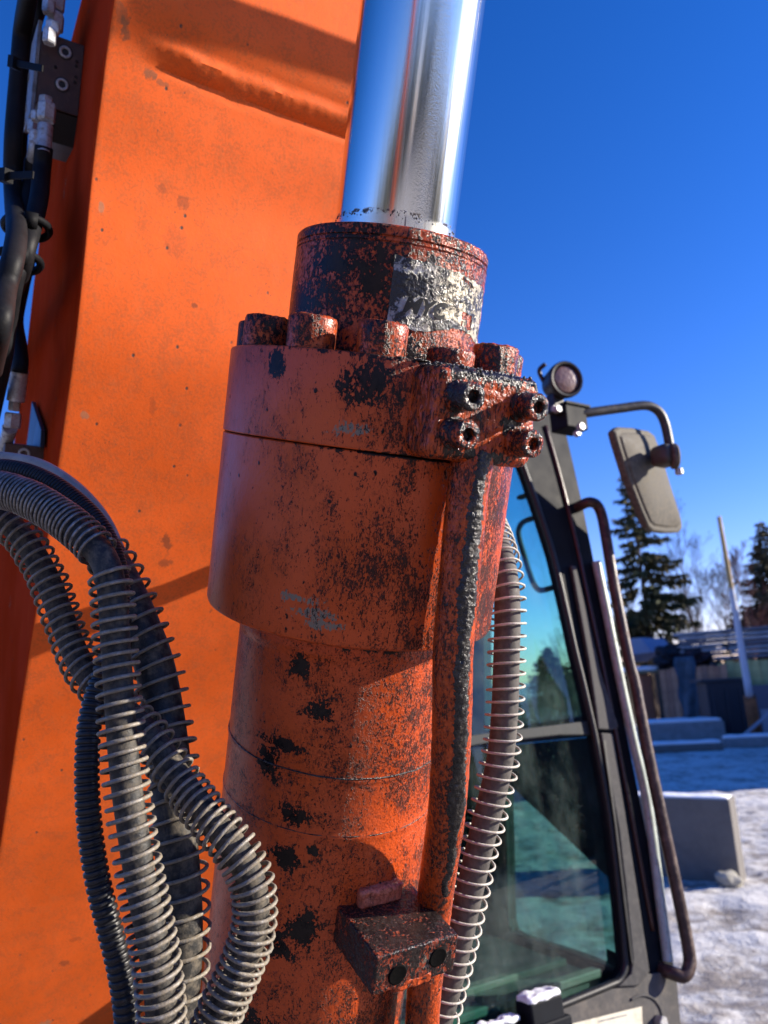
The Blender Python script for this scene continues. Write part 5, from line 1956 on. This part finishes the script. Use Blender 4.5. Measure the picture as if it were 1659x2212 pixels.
def top_h(px, py, dist):
    return at(px, py, dist).z


spruce(base_at(1420, 38), top_h(1385, 985, 38), 3.7, 'tall thin spruce behind the wing mirror', 11, M_need, 0.88, 0.10, cards=40, lean=-0.02, group='spruces beyond the yard')
spruce(base_at(1705, 44), top_h(1695, 1105, 44), 4.4, 'dense brown green spruce at the right edge', 5, M_need2, 1.25, 0.05, cards=30, group='spruces beyond the yard')
spruce(base_at(1192, 60), top_h(1192, 1395, 60), 3.0, 'spruce seen through the tinted windscreen', 31, M_need, 1.2, 0.05, cards=20, group='spruces beyond the yard')
spruce(base_at(1262, 52), top_h(1255, 1390, 52), 2.6, 'darker spruce beside the pillar seen through glass', 37, M_need, 1.2, 0.05, cards=20, group='spruces beyond the yard')
bare_tree(base_at(1540, 50), top_h(1530, 1130, 50), 'tall bare birch between the mirror and the pole', 3, mat=M_birch, spread=0.40, group='bare trees beyond the yard')
bare_tree(base_at(1588, 54), top_h(1580, 1235, 54), 'bare tree behind the leaning pole', 14, mat=M_birch, spread=0.46, group='bare trees beyond the yard')
bare_tree(base_at(1490, 46), top_h(1490, 1290, 46), 'low bare tree right of the tall spruce', 8, mat=M_birch, spread=0.55, group='bare trees beyond the yard')
bare_tree(base_at(1375, 48), top_h(1375, 1290, 48), 'low bare tree behind the grab rail', 21, mat=M_birch, spread=0.5, group='bare trees beyond the yard')
bare_tree(base_at(1655, 36), top_h(1640, 1240, 36), 'reddish bare tree at the right edge before the spruce', 44, mat=flat('red_bark', (0.20, 0.10, 0.075), 0.8), spread=0.3, group='bare trees beyond the yard')
bare_tree(base_at(1240, 55), top_h(1235, 1330, 55), 'bare tree seen through the windscreen by the pillar', 51, mat=M_birch, spread=0.45, group='bare trees beyond the yard')
# brush along the far edge of the yard
bm = bmesh.new()
rng = random.Random(4)
for k in range(2600):
    x_ = rng.uniform(3, 30)
    y_ = rng.uniform(33, 42)
    h_ = rng.uniform(1.6, 4.6) * (0.7 + 0.5 * noise.noise(V((x_ * 0.25, 0, 0))))
    p = V((x_, y_, 0))
    d_ = V((rng.gauss(0, 0.25), rng.gauss(0, 0.25), 1)).normalized()
    e_ = p + d_ * h_
    wv = V((0.014, 0.004, 0))
    mid = (p + e_) / 2 + V((rng.gauss(0, 0.12), rng.gauss(0, 0.12), 0))
    a_ = [bm.verts.new(p - wv), bm.verts.new(p + wv), bm.verts.new(mid + wv * 0.7), bm.verts.new(e_), bm.verts.new(mid - wv * 0.7)]
    bm.faces.new(a_)
    for t_ in range(3):
        q = p.lerp(e_, rng.uniform(0.35, 0.95))
        dd_ = V((rng.gauss(0, 0.7), rng.gauss(0, 0.7), rng.uniform(0.3, 1))).normalized() * rng.uniform(0.3, 1.0)
        a_ = [bm.verts.new(q - wv * 0.5), bm.verts.new(q + wv * 0.5), bm.verts.new(q + dd_)]
        bm.faces.new(a_)
tag(obj('brush', bm, flat('twigs', (0.14, 0.10, 0.075), 0.9, 0, 0.3, 1), None, smooth=False), 'brown leafless brush along the far edge of the yard', kind='stuff')

# unseen building right of the picture, added to shade the far half of the yard
bx0, by0, by1, bh_ = 17.5, 15.0, 33.0, 6.2
bm = box_bm(V((bx0 + 5, (by0 + by1) / 2, bh_ / 2)), EX, EY, EZ, 10, by1 - by0, bh_)
BD_ = obj('shade_building', bm, flat('sheet_wall', (0.22, 0.20, 0.19), 0.7, 0, 0.1, 1), None, smooth=False)
tag(BD_, 'unseen grey building added to shade the yard', 'building')
bm = prism_bm([V((bx0 - 0.4, by0 - 0.4, bh_)), V((bx0 + 5, by0 - 0.4, bh_ + 1.6)), V((bx0 + 10.4, by0 - 0.4, bh_))], V((0, by1 - by0 + 0.8, 0)))
obj('roof', bm, M_snow, BD_, smooth=False)

# unseen spruce wood behind and beside the camera, added to cut fill and darken reflections
bm = bmesh.new()
rng = random.Random(12)
for k in range(420):
    az = R(rng.uniform(52, 318))
    rr = rng.uniform(48, 80)
    c = V((rr * math.sin(az), rr * math.cos(az), 0))
    if c.x > 12 and 8 < c.y < 40:
        continue
    hh = rng.uniform(7, 13)
    rb = rng.uniform(1.4, 2.6)
    prev = None
    for q in range(7):
        s = q / 6
        ring = []
        for a_ in range(7):
            an = a_ * 2 * math.pi / 7 + q * 0.4
            r_ = (rb * (1 - s) * (1.15 if q % 2 == 0 else 0.7) + 0.03) * rng.uniform(0.7, 1.25)
            ring.append(bm.verts.new(c + V((r_ * math.cos(an), r_ * math.sin(an), 0.3 + hh * s + rng.uniform(-0.3, 0.3)))))
        if prev:
            for a_ in range(7):
                bm.faces.new((prev[a_], prev[(a_ + 1) % 7], ring[(a_ + 1) % 7], ring[a_]))
        prev = ring
tag(obj('fill_cut_wood', bm, M_need, None, smooth=False, center=False), 'unseen spruce wood added round the yard to cut the fill light', kind='stuff')
